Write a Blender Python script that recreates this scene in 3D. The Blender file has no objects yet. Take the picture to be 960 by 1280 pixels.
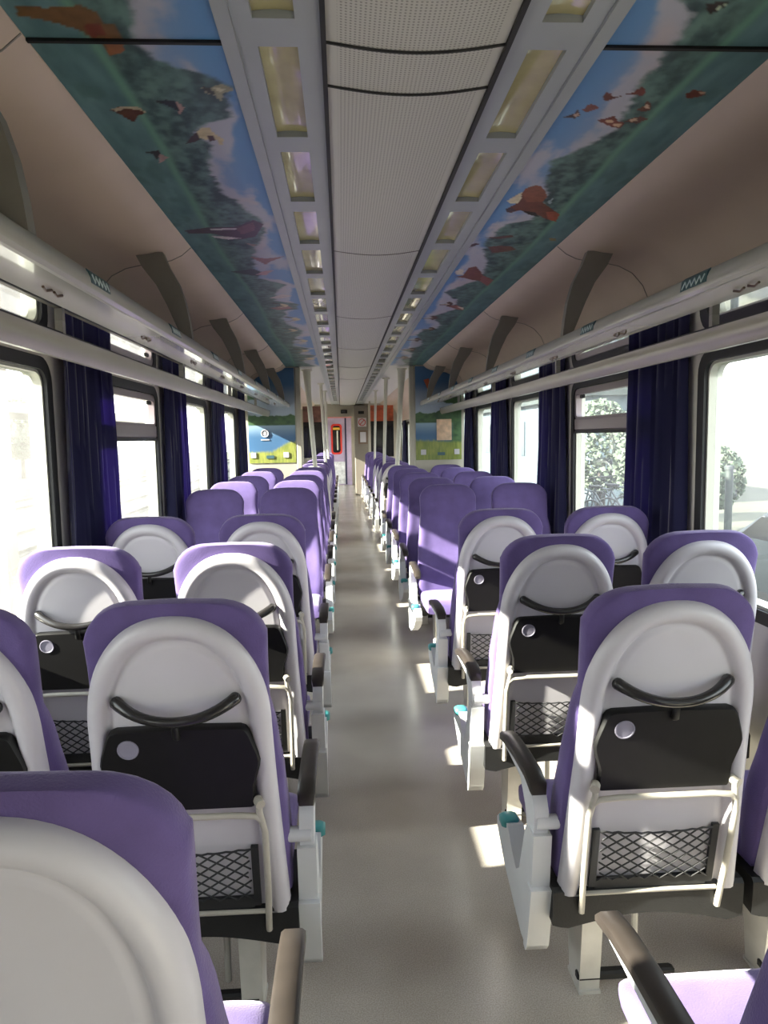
import bpy, math, random
import numpy as np
from mathutils import Vector, Matrix
random.seed(7)
scene = bpy.context.scene
COL = scene.collection

# ------------------------------------------------------------------ camera
CAM = Vector((-0.197, 0.0, 1.62))
F_PX, PITCH, YAW, ROLL = 910.0, 0.103, 0.0566, -0.018
fw = Vector((math.sin(YAW)*math.cos(PITCH), math.cos(YAW)*math.cos(PITCH), -math.sin(PITCH)))
r0 = Vector((math.cos(YAW), -math.sin(YAW), 0)); u0 = r0.cross(fw)
rt = r0*math.cos(ROLL) + u0*math.sin(ROLL)
up = -r0*math.sin(ROLL) + u0*math.cos(ROLL)
cd = bpy.data.cameras.new('camera'); cam = bpy.data.objects.new('camera', cd); COL.objects.link(cam)
cam.matrix_world = Matrix(((rt.x, up.x, -fw.x, CAM.x), (rt.y, up.y, -fw.y, CAM.y), (rt.z, up.z, -fw.z, CAM.z), (0, 0, 0, 1)))
cd.sensor_fit = 'VERTICAL'; cd.sensor_height = 36.0; cd.lens = 36.0*F_PX/1280.0
cd.clip_start = 0.05; cd.clip_end = 500
scene.camera = cam

# ------------------------------------------------------------------ world, sun, exposure
scene.view_settings.view_transform = 'Standard'
scene.view_settings.look = 'None'
scene.view_settings.gamma = 1.0
scene.view_settings.use_curve_mapping = False
scene.view_settings.exposure = 1.4
w = bpy.data.worlds.new('hazy_sky'); scene.world = w; w.use_nodes = True
nt = w.node_tree; nt.nodes.clear()
wo = nt.nodes.new('ShaderNodeOutputWorld'); bg = nt.nodes.new('ShaderNodeBackground')
tc = nt.nodes.new('ShaderNodeTexCoord'); sx = nt.nodes.new('ShaderNodeSeparateXYZ'); cr = nt.nodes.new('ShaderNodeValToRGB')
nt.links.new(tc.outputs['Generated'], sx.inputs[0]); nt.links.new(sx.outputs['Z'], cr.inputs[0])
cr.color_ramp.elements[0].position = 0.0; cr.color_ramp.elements[0].color = (1.0, 0.985, 0.955, 1)
cr.color_ramp.elements[1].position = 0.7; cr.color_ramp.elements[1].color = (0.80, 0.88, 1.0, 1)
nt.links.new(cr.outputs[0], bg.inputs['Color']); bg.inputs['Strength'].default_value = 2.6
nt.links.new(bg.outputs[0], wo.inputs[0])
sd = bpy.data.lights.new('sun', 'SUN'); sd.energy = 19.0; sd.angle = math.radians(0.8); sd.color = (1.0, 0.92, 0.8)
sun = bpy.data.objects.new('sun', sd); COL.objects.link(sun)
sun.rotation_euler = Vector((1.0, 0.20, -0.502)).to_track_quat('-Z', 'Y').to_euler()
sun.location = (-8, -2, 8)

# bays of the carriage (windows repeat every 1.89 m)
PITCHY = 1.89; W0 = 1.80; WLEN = 1.56; WALLX = 1.48
BAYS = list(range(-2, 12))
def bay_y(n): return W0 + n*PITCHY, W0 + n*PITCHY + WLEN
WZ0, WZ1 = 0.84, 1.99
for s in (-1, 1):
    for n in BAYS:
        a, b = bay_y(n)
        ld = bpy.data.lights.new('window_portal', 'AREA'); ld.shape = 'RECTANGLE'; ld.size = b-a; ld.size_y = WZ1-WZ0
        ld.cycles.is_portal = True
        lo = bpy.data.objects.new('window_portal', ld); COL.objects.link(lo)
        lo.location = (s*1.60, (a+b)/2, (WZ0+WZ1)/2)
        lo.rotation_euler = Vector((-s, 0, 0)).to_track_quat('-Z', 'Z').to_euler()

# ------------------------------------------------------------------ materials
def lin(c):
    return tuple(((v/255.0)/12.92 if v/255.0 <= 0.04045 else ((v/255.0+0.055)/1.055)**2.4) for v in c)
def mat(name, rgb, rough=0.5, metal=0.0, noise=0.0, nscale=8.0, bump=0.0, bscale=200.0, sheen=0.0, spec=0.5, coat=0.0):
    m = bpy.data.materials.new(name); m.use_nodes = True
    t = m.node_tree; p = t.nodes['Principled BSDF']; c = lin(rgb)
    p.inputs['Base Color'].default_value = (*c, 1); p.inputs['Roughness'].default_value = rough
    p.inputs['Metallic'].default_value = metal; p.inputs['Specular IOR Level'].default_value = spec
    p.inputs['Coat Weight'].default_value = coat
    if sheen:
        p.inputs['Sheen Weight'].default_value = sheen; p.inputs['Sheen Roughness'].default_value = 0.4
        p.inputs['Sheen Tint'].default_value = (0.9, 0.82, 1.0, 1)
    tcn = t.nodes.new('ShaderNodeTexCoord')
    if noise:
        n = t.nodes.new('ShaderNodeTexNoise'); n.inputs['Scale'].default_value = nscale; n.inputs['Detail'].default_value = 5
        t.links.new(tcn.outputs['Object'], n.inputs['Vector'])
        r = t.nodes.new('ShaderNodeValToRGB')
        r.color_ramp.elements[0].position = 0.3; r.color_ramp.elements[1].position = 0.7
        r.color_ramp.elements[0].color = (*[v*(1-noise) for v in c], 1)
        r.color_ramp.elements[1].color = (*[min(1, v*(1+noise)) for v in c], 1)
        t.links.new(n.outputs['Fac'], r.inputs[0]); t.links.new(r.outputs[0], p.inputs['Base Color'])
    if bump:
        n2 = t.nodes.new('ShaderNodeTexNoise'); n2.inputs['Scale'].default_value = bscale; n2.inputs['Detail'].default_value = 3
        t.links.new(tcn.outputs['Object'], n2.inputs['Vector'])
        b = t.nodes.new('ShaderNodeBump'); b.inputs['Strength'].default_value = bump; b.inputs['Distance'].default_value = 0.002
        t.links.new(n2.outputs['Fac'], b.inputs['Height']); t.links.new(b.outputs[0], p.inputs['Normal'])
    return m
M = {}
M['plush'] = mat('purple_plush', (98, 84, 131), 0.9, noise=0.14, nscale=9, bump=0.5, bscale=260, sheen=0.4, spec=0.1)
M['shell'] = mat('pale_shell_plastic', (194, 190, 195), 0.38, noise=0.03, nscale=5)
M['side'] = mat('side_panel_plastic', (212, 213, 214), 0.4, noise=0.04, nscale=8)
M['black'] = mat('black_plastic', (17, 16, 16), 0.5, noise=0.15, nscale=20, spec=0.3)
M['base'] = mat('black_textured_cover', (20, 20, 21), 0.6, noise=0.2, nscale=30, bump=0.3)
M['handle'] = mat('glossy_black_handle', (40, 38, 38), 0.22)
M['arm'] = mat('dark_arm_pad', (52, 46, 42), 0.4, noise=0.15, nscale=14)
M['tube'] = mat('cream_metal_tube', (172, 166, 154), 0.4, noise=0.05, nscale=20)
M['leg'] = mat('pale_metal_leg', (196, 194, 188), 0.4, noise=0.1, nscale=12)
M['teal'] = mat('teal_button', (70, 150, 150), 0.4)
M['cup'] = mat('shaded_cup_recess', (128, 124, 138), .5)  # shell grey darkened to paint in the shade of the cup hole
M['netm'] = mat('black_net_cord', (32, 32, 34), 0.7)
M['wall'] = mat('wall_laminate', (204, 200, 190), 0.45, noise=0.03, nscale=4)
M['cove'] = mat('beige_cove_panel', (200, 181, 168), 0.55, noise=0.04, nscale=3)
M['ceilpl'] = mat('ceiling_panel_plain', (198, 196, 200), 0.5)
M['light_frame'] = mat('light_trough_frame', (158, 163, 168), 0.35, noise=0.03, nscale=6)
M['lens'] = mat('ribbed_lamp_lens', (178, 170, 126), 0.12, noise=0.12, nscale=9, coat=0.6)
M['seam'] = mat('black_seam_rubber', (20, 20, 22), 0.6)
M['rubber'] = mat('black_window_rubber', (22, 22, 24), 0.5, noise=0.15, nscale=10)
M['alu'] = mat('pale_window_trim', (190, 190, 178), 0.35, metal=0.3)
M['transom'] = mat('grey_transom', (140, 128, 130), 0.35, metal=0.3)
M['rack'] = mat('rack_aluminium_painted', (178, 175, 168), 0.35, noise=0.04, nscale=6, coat=0.3)
M['rackpan'] = mat('gloss_cream_underside', (212, 210, 200), 0.16, noise=0.02, nscale=4, coat=0.8)
M['mirror'] = mat('polished_underside_strip', (215, 215, 215), 0.03, metal=1.0)
M['bracket'] = mat('grey_rack_bracket', (138, 134, 128), 0.5, noise=0.05, nscale=10)
M['rail'] = mat('satin_lower_rail', (172, 166, 156), 0.25, metal=0.2, noise=0.03, nscale=3)
M['pole'] = mat('cream_pole_paint', (206, 204, 192), 0.35, noise=0.04, nscale=10)
M['part'] = mat('beige_partition_laminate', (176, 170, 156), 0.45, noise=0.04, nscale=5)
M['darkglass'] = mat('dark_partition_glass', (30, 28, 30), 0.08, coat=0.5)
M['seamgrey'] = mat('grey_seam', (120, 112, 110), 0.6)
M['label'] = mat('seat_number_plate', (60, 92, 100), 0.4)
M['labelw'] = mat('seat_number_marks', (206, 220, 222), 0.4)
M['hook'] = mat('brown_hook', (92, 74, 58), 0.4)
M['ochre'] = mat('dirt_ochre', (150, 130, 95), 0.8)

def curtain_mat():
    m = bpy.data.materials.new('navy_curtain_cloth'); m.use_nodes = True; t = m.node_tree
    p = t.nodes['Principled BSDF']; p.inputs['Base Color'].default_value = (*lin((40, 41, 72)), 1)
    p.inputs['Roughness'].default_value = 0.9; p.inputs['Specular IOR Level'].default_value = 0.15
    p.inputs['Sheen Weight'].default_value = 0.3
    n = t.nodes.new('ShaderNodeTexNoise'); n.inputs['Scale'].default_value = 400; tcn = t.nodes.new('ShaderNodeTexCoord')
    t.links.new(tcn.outputs['Object'], n.inputs['Vector']); b = t.nodes.new('ShaderNodeBump'); b.inputs['Strength'].default_value = 0.2
    t.links.new(n.outputs['Fac'], b.inputs['Height']); t.links.new(b.outputs[0], p.inputs['Normal'])
    tr = t.nodes.new('ShaderNodeBsdfTranslucent'); tr.inputs['Color'].default_value = (*lin((100, 80, 156)), 1)
    mx = t.nodes.new('ShaderNodeMixShader'); mx.inputs[0].default_value = 0.28
    o = t.nodes['Material Output']
    t.links.new(p.outputs[0], mx.inputs[1]); t.links.new(tr.outputs[0], mx.inputs[2]); t.links.new(mx.outputs[0], o.inputs[0])
    return m
M['curtain'] = curtain_mat()
def glass_mat():
    m = bpy.data.materials.new('window_glass'); m.use_nodes = True; t = m.node_tree; t.nodes.clear()
    o = t.nodes.new('ShaderNodeOutputMaterial'); a = t.nodes.new('ShaderNodeBsdfTransparent'); g = t.nodes.new('ShaderNodeBsdfGlossy')
    a.inputs['Color'].default_value = (0.93, 0.96, 0.95, 1); g.inputs['Roughness'].default_value = 0.02
    lw = t.nodes.new('ShaderNodeLayerWeight'); lw.inputs['Blend'].default_value = 0.5
    pw = t.nodes.new('ShaderNodeMath'); pw.operation = 'POWER'; pw.inputs[1].default_value = 5.0; t.links.new(lw.outputs['Facing'], pw.inputs[0])
    f = t.nodes.new('ShaderNodeMath'); f.operation = 'MULTIPLY_ADD'; f.inputs[1].default_value = 0.35; f.inputs[2].default_value = 0.03; t.links.new(pw.outputs[0], f.inputs[0])
    mx = t.nodes.new('ShaderNodeMixShader')
    tl = t.nodes.new('ShaderNodeBsdfTranslucent'); tl.inputs['Color'].default_value = (0.95, 0.95, 0.92, 1)
    dn = t.nodes.new('ShaderNodeTexNoise'); dn.inputs['Scale'].default_value = 3.0; dn.inputs['Detail'].default_value = 6
    dm = t.nodes.new('ShaderNodeMapRange'); dm.inputs['From Min'].default_value = .3; dm.inputs['From Max'].default_value = .7; dm.inputs['To Min'].default_value = .02; dm.inputs['To Max'].default_value = .055
    t.links.new(dn.outputs['Fac'], dm.inputs['Value'])
    md = t.nodes.new('ShaderNodeMixShader'); t.links.new(dm.outputs[0], md.inputs[0]); t.links.new(a.outputs[0], md.inputs[1]); t.links.new(tl.outputs[0], md.inputs[2])
    t.links.new(f.outputs[0], mx.inputs[0]); t.links.new(md.outputs[0], mx.inputs[1]); t.links.new(g.outputs[0], mx.inputs[2]); t.links.new(mx.outputs[0], o.inputs[0])
    return m
M['glass'] = glass_mat()
def floor_mat():
    m = bpy.data.materials.new('speckled_grey_linoleum'); m.use_nodes = True; t = m.node_tree; p = t.nodes['Principled BSDF']
    tcn = t.nodes.new('ShaderNodeTexCoord')
    n = t.nodes.new('ShaderNodeTexNoise'); n.inputs['Scale'].default_value = 260; n.inputs['Detail'].default_value = 2
    n2 = t.nodes.new('ShaderNodeTexNoise'); n2.inputs['Scale'].default_value = 2.2; n2.inputs['Detail'].default_value = 6
    for q in (n, n2): t.links.new(tcn.outputs['Object'], q.inputs['Vector'])
    r = t.nodes.new('ShaderNodeValToRGB'); r.color_ramp.elements[0].position = .35; r.color_ramp.elements[1].position = .65
    r.color_ramp.elements[0].color = (*lin((176, 168, 158)), 1); r.color_ramp.elements[1].color = (*lin((206, 198, 187)), 1)
    mx = t.nodes.new('ShaderNodeMix'); mx.data_type = 'RGBA'; mx.blend_type = 'MULTIPLY'; mx.inputs[0].default_value = 0.5
    r2 = t.nodes.new('ShaderNodeValToRGB'); r2.color_ramp.elements[0].color = (.62, .6, .58, 1); r2.color_ramp.elements[1].color = (1, 1, 1, 1)
    r2.color_ramp.elements[0].position = .3; r2.color_ramp.elements[1].position = .7
    t.links.new(n.outputs['Fac'], r.inputs[0]); t.links.new(n2.outputs['Fac'], r2.inputs[0])
    t.links.new(r.outputs[0], mx.inputs[6]); t.links.new(r2.outputs[0], mx.inputs[7]); t.links.new(mx.outputs[2], p.inputs['Base Color'])
    p.inputs['Roughness'].default_value = 0.24; p.inputs['Specular IOR Level'].default_value = 0.55
    return m
M['floor'] = floor_mat()
def perforated_mat():
    m = bpy.data.materials.new('perforated_ceiling_panel'); m.use_nodes = True; t = m.node_tree; p = t.nodes['Principled BSDF']
    tcn = t.nodes.new('ShaderNodeTexCoord'); s = t.nodes.new('ShaderNodeSeparateXYZ'); t.links.new(tcn.outputs['Object'], s.inputs[0])
    def math_n(op, a, b=None):
        q = t.nodes.new('ShaderNodeMath'); q.operation = op
        if isinstance(a, (int, float)): q.inputs[0].default_value = a
        else: t.links.new(a, q.inputs[0])
        if b is not None:
            if isinstance(b, (int, float)): q.inputs[1].default_value = b
            else: t.links.new(b, q.inputs[1])
        return q.outputs[0]
    a = math_n('SINE', math_n('MULTIPLY', s.outputs['X'], 2*math.pi/0.0105))
    b = math_n('SINE', math_n('MULTIPLY', s.outputs['Y'], 2*math.pi/0.0105))
    g = math_n('GREATER_THAN', math_n('MULTIPLY', math_n('ADD', a, 0.4), math_n('ADD', b, 0.4)), 0.55)
    inside = math_n('LESS_THAN', math_n('ABSOLUTE', s.outputs['X']), 0.185)
    k = math_n('MULTIPLY', g, inside)
    mx = t.nodes.new('ShaderNodeMix'); mx.data_type = 'RGBA'
    mx.inputs[6].default_value = (*lin((190, 188, 182)), 1); mx.inputs[7].default_value = (*lin((140, 138, 134)), 1)
    t.links.new(k, mx.inputs[0]); t.links.new(mx.outputs[2], p.inputs['Base Color']); p.inputs['Roughness'].default_value = 0.45
    return m
M['perf'] = perforated_mat()
def vcol_mat(name, rough=0.5):
    m = bpy.data.materials.new(name); m.use_nodes = True; t = m.node_tree; p = t.nodes['Principled BSDF']
    a = t.nodes.new('ShaderNodeVertexColor'); a.layer_name = 'paint'
    t.links.new(a.outputs['Color'], p.inputs['Base Color']); p.inputs['Roughness'].default_value = rough
    return m
M['mural'] = vcol_mat('printed_landscape', 0.42)

# ------------------------------------------------------------------ mesh helpers
class MB:
    def __init__(s): s.v = []; s.f = []
    def add(s, vs, fs):
        o = len(s.v); s.v += [tuple(v) for v in vs]; s.f += [tuple(i+o for i in f) for f in fs]; return s
    def box(s, a, b, bev=0.0):
        x0, y0, z0 = a; x1, y1, z1 = b
        if bev <= 0:
            return s.add([(x0, y0, z0), (x1, y0, z0), (x1, y1, z0), (x0, y1, z0), (x0, y0, z1), (x1, y0, z1), (x1, y1, z1), (x0, y1, z1)],
                         [(0, 3, 2, 1), (4, 5, 6, 7), (0, 1, 5, 4), (1, 2, 6, 5), (2, 3, 7, 6), (3, 0, 4, 7)])
        e = bev
        vs = []
        for (z, k) in ((z0, e), (z0+e, 0), (z1-e, 0), (z1, e)):
            for (cx, cy, sx_, sy_) in ((x0, y0, 1, 1), (x1, y0, -1, 1), (x1, y1, -1, -1), (x0, y1, 1, -1)):
                pts = [(cx+sx_*(k), cy+sy_*(e+k)), (cx+sx_*(e+k), cy+sy_*k)]
                if (cx, cy) in ((x1, y0), (x0, y1)): pts.reverse()
                vs += [(p[0], p[1], z) for p in pts]
        fs = []
        for r in range(3):
            for i in range(8):
                j = (i+1) % 8
                fs.append((r*8+i, r*8+j, r*8+8+j, r*8+8+i))
        fs.append(tuple(range(7, -1, -1))); fs.append(tuple(range(24, 32)))
        return s.add(vs, fs)
    def prism(s, pts, a, b, axis='x'):
        n = len(pts)
        def P(p, t): return {'x': (t, p[0], p[1]), 'y': (p[0], t, p[1]), 'z': (p[0], p[1], t)}[axis]
        vs = [P(p, a) for p in pts]+[P(p, b) for p in pts]
        fs = [(i, (i+1) % n, n+(i+1) % n, n+i) for i in range(n)]+[tuple(range(n-1, -1, -1)), tuple(range(n, 2*n))]
        return s.add(vs, fs)
    def tube(s, pts, r, n=8, cap=True):
        pts = [Vector(p) for p in pts]; rs = r if isinstance(r, (list, tuple)) else [r]*len(pts)
        d = (pts[1]-pts[0]).normalized(); ref = Vector((0, 0, 1)) if abs(d.z) < .9 else Vector((1, 0, 0))
        u = d.cross(ref).normalized(); vs = []
        for i, p in enumerate(pts):
            if i == 0: t = pts[1]-pts[0]
            elif i == len(pts)-1: t = pts[-1]-pts[-2]
            else: t = (pts[i+1]-pts[i]).normalized()+(pts[i]-pts[i-1]).normalized()
            t.normalize(); u = (u-t*u.dot(t)).normalized(); v = t.cross(u)
            for k in range(n):
                a = 2*math.pi*k/n; vs.append(p+(u*math.cos(a)+v*math.sin(a))*rs[i])
        fs = []
        for i in range(len(pts)-1):
            for k in range(n):
                fs.append((i*n+k, i*n+(k+1) % n, (i+1)*n+(k+1) % n, (i+1)*n+k))
        if cap: fs += [tuple(range(n-1, -1, -1)), tuple(range((len(pts)-1)*n, len(pts)*n))]
        return s.add(vs, fs)
    def loft(s, rings, close=True, cap0=True, cap1=True):
        n = len(rings[0]); vs = [p for r in rings for p in r]; fs = []
        for i in range(len(rings)-1):
            for k in range(n if close else n-1):
                fs.append((i*n+k, i*n+(k+1) % n, (i+1)*n+(k+1) % n, (i+1)*n+k))
        if cap0: fs.append(tuple(range(n-1, -1, -1)))
        if cap1: fs.append(tuple(range((len(rings)-1)*n, len(rings)*n)))
        return s.add(vs, fs)
    def xf(s, fn): s.v = [tuple(fn(*p)) for p in s.v]; return s
    def mesh(s, name, m, smooth=None):
        me = bpy.data.meshes.new(name); me.from_pydata(s.v, [], s.f); me.materials.append(m); me.validate()
        import bmesh
        b = bmesh.new(); b.from_mesh(me); bmesh.ops.recalc_face_normals(b, faces=b.faces)
        if smooth is not None:
            for f in b.faces: f.smooth = True
            for e in b.edges:
                if len(e.link_faces) == 2 and e.calc_face_angle(0) > math.radians(smooth): e.smooth = False
        b.to_mesh(me); b.free(); return me
    def build(s, name, m, parent=None, smooth=None):
        o = bpy.data.objects.new(name, s.mesh(name, m, smooth)); COL.objects.link(o)
        if parent: o.parent = parent
        return o
def tag(o, label=None, cat=None, group=None, kind=None):
    if label: o['label'] = label
    if cat: o['category'] = cat
    if group: o['group'] = group
    if kind: o['kind'] = kind
    return o
def empty(name, loc=(0, 0, 0)):
    o = bpy.data.objects.new(name, None); COL.objects.link(o); o.location = loc; o.empty_display_size = .1; return o
def rrect(y0, y1, z0, z1, r, seg=6):
    pts = []
    for (cy, cz, a0) in ((y1-r, z1-r, 0), (y0+r, z1-r, 90), (y0+r, z0+r, 180), (y1-r, z0+r, 270)):
        for k in range(seg+1):
            a = math.radians(a0+90*k/seg); pts.append((cy+r*math.cos(a), cz+r*math.sin(a)))
    return pts
def ring_solid(outer, inner, xa, xb):
    n = len(outer); mb = MB()
    vs = [(xa, *p) for p in outer]+[(xa, *p) for p in inner]+[(xb, *p) for p in outer]+[(xb, *p) for p in inner]
    fs = []
    for i in range(n):
        j = (i+1) % n
        fs += [(i, j, n+j, n+i), (2*n+i, 3*n+i, 3*n+j, 2*n+j), (i, 2*n+i, 2*n+j, j), (n+i, n+j, 3*n+j, 3*n+i)]
    return mb.add(vs, fs)

# ================================================================== STRUCTURE
Y0, Y1 = -2.6, 20.7
f = MB().box((-1.54, Y0, -0.08), (1.54, 25.6, 0.0)).build('floor', M['floor']); tag(f, kind='structure')
# side walls with real openings
for s, side in ((-1, 'left'), (1, 'right')):
    mb = MB()
    for n in BAYS:
        a, b = bay_y(n); ya, yb = a-(PITCHY-WLEN)/2, b+(PITCHY-WLEN)/2
        zb, zt = 0.0, 2.62
        inner = rrect(a, b, WZ0, WZ1, 0.11)
        cy, cz = (a+b)/2, (WZ0+WZ1)/2
        # outer boundary point for each inner point, corners snapped
        outer = []
        for k, (y, z) in enumerate(inner):
            kk = k % 7; q = k//7
            cornr = [(yb, zt), (ya, zt), (ya, zb), (yb, zb)][q]
            if kk == 3: outer.append(cornr)
            elif (kk < 3) == (q % 2 == 0):   # along vertical edge
                outer.append((cornr[0], z))
            else: outer.append((y, cornr[1]))
        mb.v += []
        ro = ring_solid(outer, inner, s*WALLX, s*(WALLX+0.08)); mb.add(ro.v, ro.f)
    ys = bay_y(BAYS[0])[0]-.165; ye = bay_y(BAYS[-1])[1]+.165
    for (a, b) in ((Y0-.1, ys), (ye, 25.6)):
        mb.box((min(s*WALLX, s*(WALLX+.08)), a, 0), (max(s*WALLX, s*(WALLX+.08)), b, 2.62))
    tag(mb.build('wall_'+side, M['wall']), kind='structure')
    # skirting
    sk = MB().box((min(s*1.45, s*1.48), Y0, 0), (max(s*1.45, s*1.48), 20.6, 0.1)).build('baseboard_'+side, M['bracket']); tag(sk, kind='structure')
# end walls
tag(MB().box((-1.54, Y0-.1, 0), (1.54, Y0, 2.7)).build('wall_back', M['wall']), kind='structure')
we = MB()
we.box((-1.48, Y1, 0), (-0.69, Y1+.06, 2.62)); we.box((0.17, Y1, 0), (1.48, Y1+.06, 2.62)); we.box((-0.69, Y1, 2.2), (0.17, Y1+.06, 2.62))
tag(we.build('wall_end', M['part']), kind='structure')
tag(MB().box((-1.48, 25.4, 0), (1.48, 25.5, 2.62)).build('wall_vestibule', M['part']), kind='structure')

# ceiling: centre band slightly bowed
CZ = 2.535
mb = MB(); rings = []
seg = 12
for y in (Y0, 25.4):
    low = [(x, y, CZ-0.022*math.cos(math.pi*x/0.43)) for x in np.linspace(-.212, .212, seg)]
    rings.append(low+[(0.212, y, 2.6), (-0.212, y, 2.6)])
mb.loft(rings); tag(mb.build('ceiling_center', M['perf'], smooth=30), kind='structure')
# seams of the centre band
mb = MB()
def seam_pts(y): return [(x, y, CZ-0.022*math.cos(math.pi*x/0.43)-0.001) for x in np.linspace(-.212, .212, 13)]
for y in (1.795, 2.005): mb.tube(seam_pts(y), 0.0045, 6)
for s in (-1, 1): mb.box((s*.216-.006, Y0, CZ-.012), (s*.216+.006, Y1, CZ+.05))
tag(mb.build('trim_1', M['seam'], smooth=40), kind='structure')
mb = MB()
for k in range(5): mb.tube(seam_pts(3.7+k*1.95), 0.002, 5)
tag(mb.build('trim_2', M['seamgrey'], smooth=40), kind='structure')
tag(MB().box((-1.54, Y0-.1, 2.64), (1.54, 25.6, 2.7)).build('ceiling', M['wall']), kind='structure')

# cove (vaulted beige panel running down behind the rack)
COVE = [(0.905, 2.552), (0.95, 2.515), (1.0, 2.492), (1.07, 2.478), (1.15, 2.47), (1.22, 2.455), (1.29, 2.42), (1.345, 2.36), (1.385, 2.27), (1.41, 2.16), (1.42, 2.03)]
def cove_z(x):
    for (a, za), (b, zb) in zip(COVE, COVE[1:]):
        if a <= x <= b: return za+(zb-za)*(x-a)/(b-a)
    return COVE[0][1] if x < COVE[0][0] else COVE[-1][1]
for s, side in ((-1, 'left'), (1, 'right')):
    rings = []
    for y in (Y0, 9.75):
        rings.append([(s*x, y, z) for x, z in COVE]+[(s*1.475, y, 2.03), (s*1.475, y, 2.62), (s*.905, y, 2.62)])
    tag(MB().loft(rings).build('ceiling_cove_'+side, M['cove'], smooth=35), kind='structure')
    rings = []
    for y in (9.83, Y1):
        rings.append([(s*x, y, z) for x, z in COVE]+[(s*1.475, y, 2.03), (s*1.475, y, 2.62), (s*.905, y, 2.62)])
    tag(MB().loft(rings).build('ceiling_cove_far_'+side, M['cove'], smooth=35), kind='structure')
# cove seams at the pillars
for i, s in enumerate((-1, 1)):
    mb = MB()
    for k in range(-1, 5):
        y = 3.70+k*1.89
        if y < 9.7: mb.tube([(s*x, y, z-0.001) for x, z in COVE], 0.0028, 5)
    tag(mb.build('trim_%d' % (3+i), M['bracket'], smooth=60), kind='structure')

for i, x in enumerate((-.69, .69)):
    tag(MB().box((x-.003, Y0, 0), (x+.003, Y1, .0015)).build('trim_%d' % (5+i), M['bracket']), kind='structure')
# ------------------------------------------------------------------ printed landscape panels
rng = np.random.RandomState(3)
LAT = rng.rand(256, 256)
def vnoise(x, y):
    xi = np.floor(x).astype(int); yi = np.floor(y).astype(int); fx = x-xi; fy = y-yi
    fx = fx*fx*(3-2*fx); fy = fy*fy*(3-2*fy)
    g = lambda a, b: LAT[a % 256, b % 256]
    return (g(xi, yi)*(1-fx)+g(xi+1, yi)*fx)*(1-fy)+(g(xi, yi+1)*(1-fx)+g(xi+1, yi+1)*fx)*fy
def fbm(x, y, o=4):
    t = 0; a = .5
    for i in range(o): t = t+a*vnoise(x*2**i+17*i, y*2**i+31*i); a *= .5
    return t/0.94
def C(*c): return np.array(lin(c))
def sstep(a, b, x): t = np.clip((x-a)/(b-a+1e-12), 0, 1); return t*t*(3-2*t)
def in_poly(px, py, poly):
    ins = np.zeros(px.shape, bool); n = len(poly)
    for i in range(n):
        x1, y1 = poly[i]; x2, y2 = poly[(i+1) % n]
        if y1 == y2: continue
        c = ((y1 > py) != (y2 > py)) & (px < (x2-x1)*(py-y1)/(y2-y1)+x1); ins ^= c
    return ins
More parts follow.
